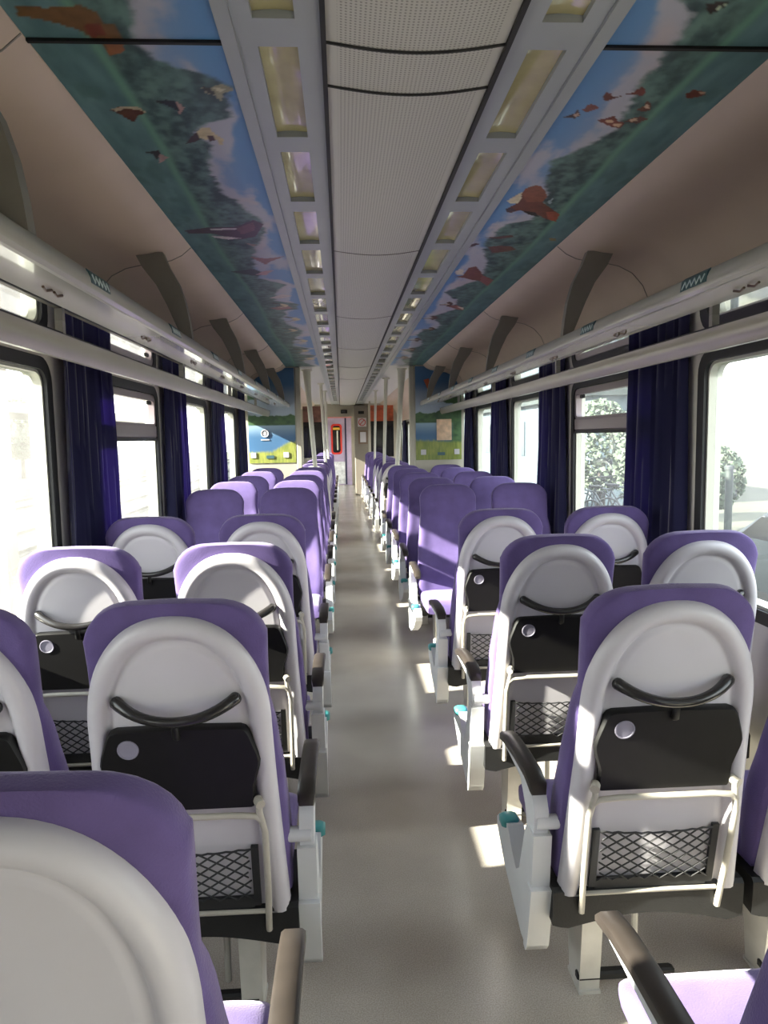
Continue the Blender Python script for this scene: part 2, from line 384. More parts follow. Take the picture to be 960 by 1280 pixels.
BIRDS_R = [
    ((112, 66, 50), [(0.511,3.112),(0.538,3.047),(0.532,2.924),(0.537,2.866),(0.56,2.822),(0.603,2.866),(0.638,2.948),(0.638,3.021),(0.706,3.113),(0.757,3.181),(0.774,3.283),(0.72,3.253),(0.669,3.195),(0.622,3.181),(0.574,3.126),(0.541,3.167)]),
    ((140, 86, 62), [(0.532,2.924),(0.531,2.86),(0.545,2.837),(0.56,2.822),(0.583,2.837),(0.611,2.882),(0.639,2.952),(0.641,3.016),(0.605,3.021),(0.573,3.021)]),
    ((214, 204, 176), [(0.492,3.009),(0.507,2.953),(0.526,2.901),(0.542,2.972),(0.544,3.039),(0.511,3.039)]),
    ((150, 170, 180), [(0.659,3.021),(0.672,2.967),(0.68,3.052)]),
    ((34, 30, 34), [(0.589,3.134),(0.651,3.161),(0.681,3.224),(0.623,3.187)]),
    ((66, 50, 66), [(0.509,3.112),(0.532,3.094),(0.56,3.139),(0.526,3.158)]),
    ((160, 84, 60), [(0.692,3.153),(0.735,3.153),(0.761,3.187),(0.776,3.292),(0.732,3.262)]),
    ((124, 74, 60), [(0.494,4.406),(0.545,4.354),(0.537,4.176),(0.576,4.139),(0.631,4.278),(0.652,4.357),(0.734,4.468),(0.751,4.673),(0.672,4.522),(0.617,4.493),(0.544,4.424)]),
    ((206, 196, 180), [(0.479,4.275),(0.49,4.2),(0.521,4.215),(0.539,4.354),(0.503,4.353)]),
    ((150, 92, 90), [(0.652,4.357),(0.746,4.496),(0.745,4.672),(0.672,4.522)]),
    ((150, 90, 84), [(0.584,5.369),(0.652,5.332),(0.731,5.458),(0.741,5.561),(0.659,5.472)]),
    ((214, 200, 190), [(0.661,5.389),(0.725,5.441),(0.738,5.543)]),
    ((70, 96, 98), [(0.497,4.855),(0.572,4.825),(0.655,4.927),(0.566,4.958)]),
    ((80, 56, 60), [(0.486,2.238),(0.507,2.214),(0.515,2.186),(0.531,2.224),(0.521,2.245)]),
    ((196, 160, 140), [(0.508,2.217),(0.521,2.204),(0.528,2.226),(0.517,2.236)]),
    ((130, 78, 72), [(0.526,2.186),(0.532,2.156),(0.54,2.148),(0.573,2.173),(0.556,2.193),(0.542,2.204)]),
    ((110, 62, 54), [(0.556,2.105),(0.555,2.078),(0.57,2.084),(0.585,2.105),(0.606,2.1),(0.587,2.119),(0.573,2.133)]),
    ((122, 64, 56), [(0.606,2.09),(0.631,2.08),(0.637,2.062),(0.646,2.045),(0.669,2.075),(0.669,2.099),(0.645,2.09)]),
    ((120, 76, 64), [(0.684,2.183),(0.698,2.161),(0.693,2.124),(0.718,2.156),(0.725,2.19),(0.71,2.195)]),
    ((204, 176, 150), [(0.699,2.165),(0.704,2.147),(0.718,2.171),(0.711,2.18)]),
    ((130, 72, 66), [(0.592,2.255),(0.613,2.247),(0.633,2.223),(0.659,2.262),(0.683,2.27),(0.689,2.312),(0.656,2.304),(0.622,2.279)]),
    ((206, 176, 146), [(0.617,2.26),(0.636,2.25),(0.65,2.269),(0.631,2.276)]),
    ((206, 176, 146), [(0.654,2.279),(0.681,2.282),(0.683,2.304),(0.66,2.299)]),
    ((110, 70, 62), [(0.68,2.262),(0.695,2.238),(0.713,2.229),(0.745,2.245),(0.726,2.278),(0.701,2.27)]),
    ((200, 170, 146), [(0.691,2.252),(0.709,2.239),(0.718,2.258),(0.701,2.265)]),
    ((116, 62, 50), [(0.784,2.087),(0.794,2.059),(0.833,2.072),(0.846,2.09),(0.817,2.108),(0.804,2.115)]),
    ((206, 170, 140), [(0.817,2.069),(0.835,2.074),(0.838,2.085),(0.822,2.082)]),
    ((52, 44, 44), [(0.629,1.667),(0.648,1.658),(0.677,1.652),(0.673,1.674),(0.661,1.703),(0.643,1.688)]),
    ((180, 196, 170), [(0.657,1.7),(0.661,1.673),(0.675,1.657),(0.669,1.678)]),
    ((110, 74, 66), [(0.559,3.722),(0.614,3.696),(0.678,3.712),(0.714,3.775),(0.663,3.823),(0.604,3.842)]),
    ((104, 70, 66), [(0.505,3.549),(0.56,3.539),(0.629,3.506),(0.647,3.54),(0.587,3.575)]),
    ((100, 72, 70), [(0.434,3.702),(0.484,3.646),(0.506,3.665),(0.463,3.74)]),
    ((150, 130, 90), [(0.822,3.559),(0.858,3.567),(0.873,3.617),(0.841,3.61)]),
]
BIRDS_L = [
    ((120, 88, 56), [(0.873,1.712),(0.811,1.715),(0.733,1.704),(0.703,1.74),(0.712,1.769),(0.682,1.779),(0.687,1.852),(0.7,1.897),(0.741,1.916),(0.737,1.864),(0.777,1.796),(0.826,1.767),(0.887,1.745)]),
    ((120, 58, 44), [(0.755,1.78),(0.714,1.774),(0.717,1.821),(0.755,1.832)]),
    ((150, 96, 58), [(0.727,1.831),(0.684,1.841),(0.698,1.895),(0.739,1.912)]),
    ((98, 58, 46), [(0.83,2.21),(0.8,2.191),(0.77,2.186),(0.745,2.193),(0.732,2.228),(0.759,2.245),(0.786,2.292),(0.803,2.251),(0.817,2.226)]),
    ((190, 176, 150), [(0.821,2.204),(0.784,2.185),(0.744,2.19),(0.732,2.228),(0.749,2.209),(0.781,2.2),(0.815,2.22)]),
    ((150, 146, 120), [(0.548,2.072),(0.521,2.071),(0.492,2.05),(0.462,2.073),(0.464,2.087),(0.493,2.099),(0.509,2.158),(0.517,2.121),(0.54,2.103)]),
    ((60, 60, 56), [(0.547,2.065),(0.525,2.071),(0.516,2.114),(0.537,2.103)]),
    ((196, 190, 160), [(0.515,2.071),(0.483,2.077),(0.496,2.096),(0.512,2.091)]),
    ((44, 52, 60), [(0.69,2.154),(0.657,2.146),(0.632,2.153),(0.623,2.176),(0.64,2.24),(0.644,2.207),(0.665,2.176)]),
    ((176, 140, 136), [(0.632,2.153),(0.616,2.191),(0.64,2.24)]),
    ((206, 190, 152), [(0.618,2.361),(0.596,2.328),(0.573,2.324),(0.56,2.379),(0.542,2.407),(0.557,2.476),(0.563,2.417),(0.59,2.417),(0.611,2.408)]),
    ((74, 56, 58), [(0.666,2.447),(0.638,2.389),(0.614,2.361),(0.612,2.41),(0.64,2.437)]),
    ((90, 66, 60), [(0.589,2.388),(0.568,2.379),(0.567,2.417),(0.588,2.427)]),
    ((48, 44, 52), [(0.816,2.518),(0.765,2.501),(0.764,2.527),(0.788,2.581),(0.79,2.536)]),
    ((186, 150, 146), [(0.771,2.527),(0.746,2.562),(0.789,2.614)]),
    ((84, 62, 80), [(0.875,3.418),(0.756,3.37),(0.636,3.361),(0.551,3.262),(0.513,3.324),(0.572,3.523),(0.657,3.576),(0.764,3.47),(0.867,3.469)]),
    ((214, 206, 206), [(0.76,3.393),(0.639,3.381),(0.642,3.407),(0.755,3.419)]),
    ((220, 210, 210), [(0.771,3.507),(0.697,3.522),(0.643,3.551),(0.704,3.572),(0.766,3.536)]),
    ((120, 84, 92), [(0.64,3.387),(0.555,3.293),(0.561,3.421),(0.635,3.488)]),
    ((150, 100, 106), [(0.647,3.894),(0.567,3.94),(0.466,3.897),(0.552,4.008),(0.581,4.078),(0.623,3.961)]),
    ((60, 62, 76), [(0.794,4.237),(0.659,4.174),(0.601,4.278),(0.657,4.357),(0.765,4.274)]),
    ((196, 150, 160), [(0.664,4.314),(0.608,4.226),(0.548,4.201),(0.607,4.331)]),
    ((206, 190, 190), [(0.657,5.022),(0.556,4.89),(0.493,4.955),(0.596,5.046)]),
    ((160, 110, 110), [(0.686,5.399),(0.558,5.28),(0.524,5.423),(0.633,5.479)]),
    ((150, 128, 120), [(0.635,3.632),(0.579,3.663),(0.603,3.701)]),
]
def paint_bird(col, px, py, cx, cy, size, kind, flip=1):
    # px runs across (up towards the carriage centre), py along the carriage
    a = (py-cy)/size*flip; b = -(px-cx)/size
    def fill(poly, c): col[in_poly(a, b, poly)] = C(*c)
    if kind == 'duck':
        fill([(-1, .1), (-.7, .3), (-.2, .2), (.1, .75), (.35, .7), (.3, .15), (.9, .05), (1.0, -.1), (.3, -.22), (-.4, -.2)], (96, 58, 44))
        fill([(-.2, .0), (.0, .6), (.12, .55), (.12, .0)], (196, 180, 160))
        fill([(-.95, .1), (-.7, .24), (-.55, .08), (-.7, .0)], (52, 48, 46))
        fill([(.0, -.1), (.35, -.55), (.45, -.5), (.25, -.05)], (70, 50, 50))
    elif kind == 'gull':
        fill([(-1, -.3), (-.5, .35), (.0, .55), (.5, .4), (1.0, -.35), (.8, -.3), (.45, .05), (.1, .1), (-.3, .0), (-.7, -.15)], (206, 188, 150))
        fill([(-1, -.3), (-.6, .15), (-.45, -.05), (-.8, -.5), (-1.2, -.45)], (60, 48, 46))
        fill([(.2, .1), (.5, .3), (.35, -.05)], (70, 52, 48))
        fill([(.75, .0), (1.0, -.35), (.95, -.65), (.8, -.3)], (140, 120, 90))
    elif kind == 'eagle':
        fill([(-.9, -.2), (-.5, .0), (.0, .35), (.5, .3), (.9, -.15), (1.1, -.7), (.8, -.8), (.3, -.45), (-.3, -.5)], (112, 66, 50))
        fill([(-.25, .2), (-.35, .8), (-.1, 1.0), (.0, .88), (.12, 1.02), (.22, .88), (.36, .98), (.45, .82), (.6, .85), (.62, .55), (.5, .1)], (134, 80, 58))
        fill([(-1.0, .1), (-.8, .35), (-.5, .55), (-.3, .7), (-.25, .2), (-.6, .05)], (216, 208, 180))
        fill([(-1.0, -.2), (-.6, -.05), (-.5, -.25), (-.8, -.35)], (60, 44, 52))
        fill([(-.2, -.35), (.2, -.6), (.4, -.5), (.1, -.25)], (30, 28, 30))
        fill([(.85, -.35), (1.15, -.75), (.85, -.85), (.6, -.6)], (150, 70, 50))
def landscape(px, py, side):
    # px = |x| across (0.455 near centre .. 0.905 outer), py along
    if side < 0:
        yy = [0, .9, 1.5, 1.74, 1.84, 1.91, 1.97, 2.0, 2.05, 2.07, 2.14, 2.25, 2.29, 2.36, 2.46, 2.6, 2.78, 2.91, 3.04, 3.18, 3.32, 3.52, 3.75, 4.1, 4.41, 4.53, 4.59, 4.85, 5.1]
        tt = [.60, .52, .6, .63, .66, .645, .58, .52, .484, .465, .49, .49, .56, .61, .585, .625, .636, .62, .582, .549, .513, .53, .60, .65, .66, .565, .51, .60, .62]
    else:
        yy = [0, .9, 1.5, 1.65, 1.7, 1.9, 2.05, 2.2, 2.33, 2.48, 2.58, 2.75, 2.9, 3.1, 3.27, 3.33, 3.66, 4.08, 4.5, 4.7, 4.85, 5.1]
        tt = [.62, .55, .58, .556, .615, .635, .64, .65, .67, .61, .555, .58, .62, .66, .66, .56, .52, .63, .66, .56, .50, .60]
    pm = np.where(py > 5.1, (py-5.1) % 3.2+1.9, py)
    T = np.interp(pm, yy, tt)+0.035*(fbm(py*14, px*3)-.5)+.03*(fbm(py*50, px*40)-.5)
    u = (px-.455)/.45
    cl = fbm(py*3.0+5, px*9+side*3, 5)
    sky = C(88, 140, 194)[None]*(1-sstep(.0, .55, u))[:, None]+C(146, 166, 196)[None]*sstep(.0, .55, u)[:, None]
    k = sstep(.44, .66, cl+.30*sstep(.16, .0, T-px)-.09-.12*sstep(.2, 0, u))[:, None]
    cloud = C(178, 180, 194)[None]*(1-.0*k)+0*k
    pinkish = sstep(.5, .7, fbm(py*5+9, px*7, 3))[:, None]
    cloud = cloud*(1-.3*pinkish)+C(206, 180, 172)[None]*.3*pinkish
    col = sky*(1-k)+cloud*k
    tn = sstep(.25, .75, .5*fbm(py*9, px*20, 4)+.5*fbm(py*34, px*40, 4))
    tree = C(46, 70, 76)[None]*(1-tn)[:, None]+C(104, 138, 132)[None]*tn[:, None]
    m = sstep(-.014, .014, px-T)[:, None]; col = col*(1-m)+tree*m
    sh = .752+.02*(fbm(py*2.2, px*0+3)-.5)+.012*np.sin(py*2.1)
    wn = fbm(py*7, px*26, 4)
    water = C(66, 104, 110)[None]*(1-wn)[:, None]+C(116, 154, 158)[None]*wn[:, None]
    m = sstep(.0, .035, px-sh)[:, None]; col = col*(1-m)+water*m
    b = np.exp(-((px-sh-.012)/.014)**2)[:, None]*.9; col = col*(1-b)+C(112, 160, 140)[None]*b
    rd = sstep(.5, .7, fbm(py*9+4, px*14, 3))*sstep(.02, .08, px-sh); rd = rd[:, None]*.5
    col = col*(1-rd)+C(62, 100, 92)[None]*rd
    col = np.array(col)
    for c, poly in (BIRDS_L if side < 0 else BIRDS_R):
        m = in_poly(px, py, poly)
        if m.any():
            bn = fbm(py[m]*60, px[m]*60, 2)[:, None]; col[m] = C(*c)[None]*(.75+.5*bn)
    far = ((.60, 5.3, .10), (.56, 5.9, .12), (.62, 6.5, .12), (.57, 7.2, .14), (.6, 8.0, .16), (.58, 8.8, .18))
    for (x, y, z_) in far: paint_bird(col, px, py, x, y, z_, 'gull' if side < 0 else 'duck', 1)
    return col
def color_grid(name, P, cols, parent, nx, ny, thick):
    # P: (nx*ny,3) grid front face, adds a back for real thickness
    n = nx*ny; V = np.vstack([P, P+np.array(thick)[None]])
    idx = np.arange(n).reshape(nx, ny); a = idx[:-1, :-1].ravel(); b = idx[1:, :-1].ravel(); c = idx[1:, 1:].ravel(); d = idx[:-1, 1:].ravel()
    F = np.stack([a, b, c, d], 1).tolist()
    loop = list(idx[:, 0])+list(idx[-1, 1:])+list(idx[:-1, -1][::-1])+list(idx[0, 1:-1][::-1])
    L = len(loop)
    for i in range(L):
        p, q = int(loop[i]), int(loop[(i+1) % L]); F.append([p, q, q+n, p+n])
    F.append([int(p)+n for p in loop])
    me = bpy.data.meshes.new(name); me.from_pydata(V.tolist(), [], F)
    at = me.color_attributes.new('paint', 'FLOAT_COLOR', 'POINT')
    cc = np.ones((2*n, 4), np.float32); cc[:n, :3] = cols; cc[n:, :3] = cols
    at.data.foreach_set('color', cc.ravel()); me.materials.append(M['mural'])
    o = bpy.data.objects.new(name, me); COL.objects.link(o)
    if parent: o.parent = parent
    return o
for s, side in ((-1, 'left'), (1, 'right')):
    root = empty('ceiling_mural', (s*.68, 4.0, 2.55))
    tag(root, 'printed lake landscape on the ceiling %s of the lamps, with %s' % (side, 'ducks and gulls' if s < 0 else 'birds of prey'), 'ceiling picture')
    def sect(y0, y1, st):
        nx = int(.45/st)+1; ny = int((y1-y0)/st)+1
        xs = np.linspace(.455, .905, nx); ys = np.linspace(y0, y1, ny)
        X, Y = np.meshgrid(xs, ys, indexing='ij'); X = X.ravel(); Y = Y.ravel()
        col = landscape(X, Y, s)
        P = np.stack([s*X-s*.68, Y-4.0, np.full_like(X, 2.555-2.55)], 1)
        color_grid('printed_panel', P, col, root, nx, ny, (0, 0, .02))
    sect(-2.6, 1.20, .03); sect(1.20, 1.835, .008); sect(1.847, 3.70, .0065); sect(3.701, 5.58, .010); sect(5.581, 9.75, .018)
    mb = MB()
    for y in (1.841,): mb.box((-.225, y-4.006, -.002), (.225, y-3.994, .02))
    mb.box((-.2305 if s > 0 else .2245, -6.6, -.004), (-.2245 if s > 0 else .2305, 5.75, .05))
    mb.build('seam', M['seam'], root)
    tag(MB().box((min(s*.455, s*.905), 9.75, 2.555), (max(s*.455, s*.905), Y1, 2.59)).build('ceiling_far_'+side, M['ceilpl']), kind='structure')

# ------------------------------------------------------------------ lamp troughs
OPEN = []
for k in range(-5, 27):
    c = 2.105+k*.63
    OPEN.append((c-.262, c+.262) if k % 3 == 0 else (c-.25, c+.25))
for s, side in ((-1, 'left'), (1, 'right')):
    root = empty('ceiling_light', (s*.335, 4.0, 2.54)); tag(root, 'long pale lamp trough with a row of beige lenses, %s of the centre ceiling band' % side, 'ceiling light')
    mb = MB(); xa, xb = .222, .4525; ia, ib = .278, .372
    def B(x0, x1, y0, y1, z0=2.545, z1=2.60): 
        mb.box((min(s*x0, s*x1)-s*.335, y0-4, z0-2.54), (max(s*x0, s*x1)-s*.335, y1-4, z1-2.54))
    B(xa, ia, Y0, Y1); B(ib, xb, Y0, Y1); B(ib+.045, xb, Y0, Y1, 2.535, 2.546)
    prev = Y0
    for (a, b) in OPEN:
        if a > prev: B(ia, ib, prev, a)
        prev = b
    B(ia, ib, prev, Y1)
    mb.build('trough', M['light_frame'], root)
    for (a, b) in OPEN:
        l = MB(); n = 9
        rings = []
        for y in (a+.001, b-.001):
            pts = [(s*(ia+(ib-ia)*t/(n-1))-s*.335, y-4, 2.560+.004*math.sin(math.pi*t/(n-1))-2.54) for t in range(n)]
            rings.append(pts+[(s*ib-s*.335, y-4, .055), (s*ia-s*.335, y-4, .055)])
        l.loft(rings).build('lamp_lens', M['lens'], root, smooth=40)

# ------------------------------------------------------------------ windows
wi = 0
for s, side in ((-1, 'left'), (1, 'right')):
    for n in BAYS:
        a, b = bay_y(n); wi += 1
        root = empty('window_%d' % wi, (s*WALLX, (a+b)/2, WZ0)); root['kind'] = 'structure'
        oy, oz = (a+b)/2, WZ0
        o_ = [(y-oy, z-oz) for y, z in rrect(a+.0005, b-.0005, WZ0+.0005, WZ1-.0005, .11)]
        i_ = [(y-oy, z-oz) for y, z in rrect(a+.062, b-.062, WZ0+.055, WZ1-.055, .07)]
        ring_solid(o_, i_, -s*.006, s*.07).build('window_frame', M['rubber'], root, smooth=40)
        j_ = [(y-oy, z-oz) for y, z in rrect(a+.075, b-.075, WZ0+.068, WZ1-.068, .062)]
        ring_solid(i_, j_, s*.012, s*.075).build('glazing_trim', M['alu'], root, smooth=40)
        pn = MB(); pts = j_; pn.prism([p for p in pts], s*.045, s*.049, 'x'); pn.build('pane', M['glass'], root)
        if n == 1 or n == -1:
            t = MB(); t.box((min(-s*.004, s*.04), -WLEN/2+.07, 0.80), (max(-s*.004, s*.04), WLEN/2-.07, 0.885), .008)
            t.build('transom', M['transom'], root)
            t = MB()
            ho = [(y-oy, z-oz) for y, z in rrect(a+.07, b-.07, WZ0+.876, WZ1-.06, .05)]; hi = [(y-oy, z-oz) for y, z in rrect(a+.10, b-.10, WZ0+.895, WZ1-.10, .03)]
            ring_solid(ho, hi, s*.0, s*.042).build('hopper_frame', M['transom'], root, smooth=40)
            MB().box((min(-s*.02, s*.0), WLEN/2-.30, 1.02), (max(-s*.02, s*.0), WLEN/2-.24, 1.045), .004).build('latch', M['black'], root)
            MB().box((min(-s*.003, s*.02), -WLEN/2+.07, 0.78), (max(-s*.003, s*.02), WLEN/2-.07, 0.80)).build('gasket', M['rubber'], root)

# ------------------------------------------------------------------ curtains
def curtain(y0, y1, s, seed, ztop=2.025, zbot=.80, flare=.06):
    r = random.Random(seed); mb = MB(); nu, nv = 64, 22; ph = r.random()*6; fr = 7+r.random()*2
    vs = []
    for iv in range(nv):
        v = iv/(nv-1); z = ztop+(zbot-ztop)*v
        for iu in range(nu):
            u = iu/(nu-1)
            yw0 = y0-.02*v; yw1 = y1+flare*v
            y = yw0+(yw1-yw0)*u+.012*math.sin(u*fr*2+ph+v)
            amp = .014+.010*v
            x = -.040+amp*math.sin(u*fr*2*math.pi+ph+.9*math.sin(v*2+ph))+.005*math.sin(u*fr*5.3*math.pi+v*3)
            vs.append((s*(x-.006), y-(y0+y1)/2, z))
    fs = [(i*nu+j, i*nu+j+1, (i+1)*nu+j+1, (i+1)*nu+j) for i in range(nv-1) for j in range(nu-1)]
    mb.add(vs, fs); o = mb.build('curtain', M['curtain'], smooth=80)
    so = o.modifiers.new('cloth_thickness', 'SOLIDIFY'); so.thickness = .003
    o.location = (s*1.478, (y0+y1)/2, 0)
    return o
ordw = ['first', 'second', 'third', 'fourth', 'fifth', 'sixth', 'seventh', 'eighth', 'ninth', 'tenth']
for s, side in ((-1, 'left'), (1, 'right')):
    for n in range(-2, 9):
        a, b = bay_y(n)
        y0 = b+.035; y1 = y0+.66
        if n == -2 and s < 0: y1 = .80  # unseen left curtain, widened to keep the sun off the nearest seat back
        if n == 3: y1 = y0+.46
        o = curtain(y0, y1, s, n*3+(s > 0))
        if n < 0:
            tag(o, 'unseen dark blue curtain %s the camera on the %s, outside the picture' % ('beside' if n == -2 else 'just ahead of', side), 'curtain', 'curtains between the windows'); continue
        tag(o, 'dark blue pleated curtain on the %s side, %s curtain ahead of the camera' % (side, ordw[n]), 'curtain', 'curtains between the windows')

# ------------------------------------------------------------------ luggage racks
RZ = 2.03
for s, side in ((-1, 'left'), (1, 'right')):
    root = empty('luggage_rack', (s*1.2, 4.0, RZ)); tag(root, 'long overhead luggage rack above the %s windows, on curved grey arms' % side, 'luggage rack')
    ye = 9.74-4; ys = Y0-4
    X = lambda x: s*x-s*1.2
    def bx(x0, x1, z0, z1, y0=ys, y1=ye): 
        return (min(X(x0), X(x1)), y0, z0-RZ), (max(X(x0), X(x1)), y1, z1-RZ)
    MB().box(*bx(1.035, 1.42, RZ, RZ+.012)).build('mirror_panel', M['mirror'], root)
    mb = MB()
    for k in range(7):
        a = Y0+k*1.89+1.3 if k else Y0; 
    mb.box(*bx(.885, 1.034, RZ-.001, RZ+.012)); mb.build('underside_panel', M['rackpan'], root)
    # front edge profile (x,z)
    prof = [(.862, 2.034), (.858, 2.044), (.860, 2.060), (.866, 2.074), (.876, 2.086), (.890, 2.092), (.902, 2.086), (.905, 2.07), (.896, 2.045), (.89, 2.029), (.874, 2.027)]
    mb = MB().loft([[(X(x), y, z-RZ) for x, z in prof] for y in (ys, ye)]); mb.build('front_edge', M['rack'], root, smooth=35)
    MB().box(*bx(.868, .8715, 2.019, 2.021)).build('edge_groove', M['seam'], root) if False else None
    for k in range(-2, 4):
        y = (3.545+k*1.87 if k > -1 else 1.745+(k+1)*1.87)-4
        if y+4 < Y0+.1: continue
        # curved tapering arm
        path = [(.882, 2.085, .042), (.890, 2.16, .066), (.905, 2.25, .088), (.932, 2.34, .105), (.975, 2.42, .122), (1.00, cove_z(1.05)+.004, .13)]
        rings = []
        for (x, z, hw) in path:
            xo = x+hw
            rings.append([(X(x), y-.022, z-RZ), (X(x), y+.022, z-RZ), (X(xo), y+.022, z-RZ), (X(xo), y-.022, z-RZ)])
        MB().loft(rings).build('bracket', M['bracket'], root)
    # hooks below
    for k in range(8):
        y = 2.06+k*.945-4
        hb = MB()
        for dy in (-.035, .04):
            hb.tube([(X(.965), y+dy-.025, -.004), (X(.968), y+dy, -.010), (X(.962), y+dy+.025, -.004)], .004, 6)
        hb.build('hook', M['hook'], root, smooth=50)
        yl = (2.14 if s < 0 else 2.17)+k*.945-4
        pl = MB(); q = []
        for (ya, yb_) in ((-.085, .075),):
            q.append((ya, yb_))
        for ya, yb_ in q:
            pl.add([(X(.8560), yl+ya, .016), (X(.8560), yl+yb_, .016), (X(.8615), yl+yb_, .047), (X(.8615), yl+ya, .047),
                    (X(.862), yl+ya, .016), (X(.862), yl+yb_, .016), (X(.872), yl+yb_, .056), (X(.872), yl+ya, .056)],
                   [(0, 1, 2, 3), (4, 7, 6, 5), (0, 4, 5, 1), (1, 5, 6, 2), (2, 6, 7, 3), (3, 7, 4, 0)])
        lb = pl.build('seat_number_label', M['label'], root)
        mk = MB(); zz = []
        for q_ in range(10): zz.append((X(.8568 if q_ % 2 else .8600), yl-.072+q_*.015, .021 if q_ % 2 else .041))
        mk.tube(zz, .0026, 5)
        mk.build('pictogram', M['labelw'], lb)
    # lower rail
    rl = empty('overhead_rail', (s*1.14, 4.0, 1.94)); tag(rl, 'satin grip rail profile under the %s luggage rack, in front of the curtain tops' % side, 'rail')
    prof = [(1.126, 1.984), (1.133, 1.990), (1.150, 1.990), (1.158, 1.975), (1.162, 1.94), (1.168, 1.916), (1.160, 1.907), (1.146, 1.908), (1.132, 1.93), (1.124, 1.958)]
    MB().loft([[(s*x-s*1.14, y, z-1.94) for x, z in prof] for y in (ys, ye)]).build('rail_profile', M['rail'], rl, smooth=35)
    MB().box((min(s*1.126, s*1.134)-s*1.14, ys, 1.982-1.94), (max(s*1.126, s*1.134)-s*1.14, ye, 1.9895-1.94)).build('rail_gasket', M['seam'], rl)
    for k in range(7):
        y = -1.2+k*1.89-4
        MB().box((-.012, y-.012, .046), (.014, y+.012, .0895)).build('hanger', M['bracket'], rl)

# ================================================================== SEATS
RA = math.radians(10.5); BY, BZ = .08, .366
def bk(x, d, h): return (x, BY+d*math.cos(RA)-h*math.sin(RA), BZ+d*math.sin(RA)+h*math.cos(RA))
def interp(t, tab):
    for (a, va), (b, vb) in zip(tab, tab[1:]):
        if a <= t <= b:
            k = (t-a)/(b-a); k = k*k*(3-2*k); return va+(vb-va)*k
    return tab[0][1] if t < tab[0][0] else tab[-1][1]
WT = [(0, .246), (.2, .246), (.4, .238), (.52, .226), (.63, .212), (.72, .212), (.80, .214)]
TT = [(0, .085), (.12, .10), (.25, .105), (.45, .075), (.62, .062), (.75, .075), (.85, .07)]
def mesh_backrest():
    HT = .897; rr = .095; rings = []; hs = list(np.linspace(.06, .80, 22))+[HT-rr+rr*math.sin(a) for a in np.linspace(.0, math.pi/2, 9)[1:]]
    for h in hs:
        W = interp(h, WT); T = interp(h, TT)
        if h > HT-rr:
            q = math.sqrt(max(0, 1-((h-(HT-rr))/rr)**2)); W = W-rr*(1-q)*1.15; T = T*(0.35+.65*q)
        top_ext = 0
        ring = []; N = 36; d0 = -.004 if h < .82 else -.004
        cx_d = (T+d0)/2; hd = (T-d0)/2
        bulge = .012*math.sin(min(1, h/.3)*math.pi/2)
        for k in range(N):
            a = 2*math.pi*k/N; ca, sa = math.cos(a), math.sin(a)
            e = 2/5.0
            x = W*abs(ca)**e*(1 if ca >= 0 else -1); d = cx_d+hd*abs(sa)**e*(1 if sa >= 0 else -1)
            # side bolsters
            if sa > 0: d += .018*sstep1(.55, .95, abs(x)/max(W, .01))*(1 if .1 < h < .6 else .3)
            hh = h
            if h > HT-rr*1.0: hh = h-.018*(abs(x)/.21)**2
            ring.append(bk(x, d, hh))
        rings.append(ring)
    return MB().loft(rings)
def sstep1(a, b, x):
    t = min(1, max(0, (x-a)/(b-a))); return t*t*(3-2*t)
def arch_outline():
    pts = []
    H0, A, B, E = .56, .217, .306, 2.25
    left = [(-(A+.026*(1-h/H0)**1.2), h) for h in np.linspace(.035, H0, 14)]
    top = []
    for t in np.linspace(math.pi, 0, 41)[1:-1]:
        c, s_ = math.cos(t), math.sin(t)
        top.append((A*abs(c)**(2/E)*(1 if c > 0 else -1), H0+B*abs(s_)**(2/E)))
    right = [(-x, h) for x, h in left[::-1]]
    return left+top+right
def offset(poly, d):
    out = []; n = len(poly)
    for i, p in enumerate(poly):
        a = poly[max(0, i-1)]; b = poly[min(n-1, i+1)]
        tx, ty = b[0]-a[0], b[1]-a[1]; l = math.hypot(tx, ty); nx, ny = ty/l, -tx/l
        if i in (0, n-1): nx, ny = (1 if i == 0 else -1), 0
        out.append((p[0]+nx*d, p[1]+ny*d))
    return out
def mesh_shell():
    P = arch_outline(); spec = [(0, .008), (0, -.012), (.003, -.024), (.010, -.033), (.020, -.038), (.031, -.038), (.041, -.033), (.048, -.024), (.052, -.018), (.058, -.0165), (.064, -.020), (.075, -.0205)]
    rings = [[bk(x, d, h) for x, h in offset(P, o)] for o, d in spec]
    n = len(P); mb = MB(); mb.loft(rings, close=False, cap0=False, cap1=False)
    # inner plate: strips between mirrored points
    last = [bk(x, spec[-1][1], h) for x, h in offset(P, spec[-1][0])]
    fs = []
    for i in range(n//2-1):
        fs.append((i, i+1, n-2-i, n-1-i))
    mb.add(last, fs+([(n//2-1, n//2, n//2+1)] if n % 2 else []))
    # closed back so it has body
    front = [bk(x, .008, h) for x, h in P]; mb.add(front, fs)
    bot = [bk(x, d, h) for (o, d) in spec for (x, h) in (offset(P, o)[0],)]
    bot2 = [bk(x, d, h) for (o, d) in spec for (x, h) in (offset(P, o)[-1],)]
    m = len(spec); mb.add(bot+bot2, [(i, i+1, m+i+1, m+i) for i in range(m-1)])
    return mb
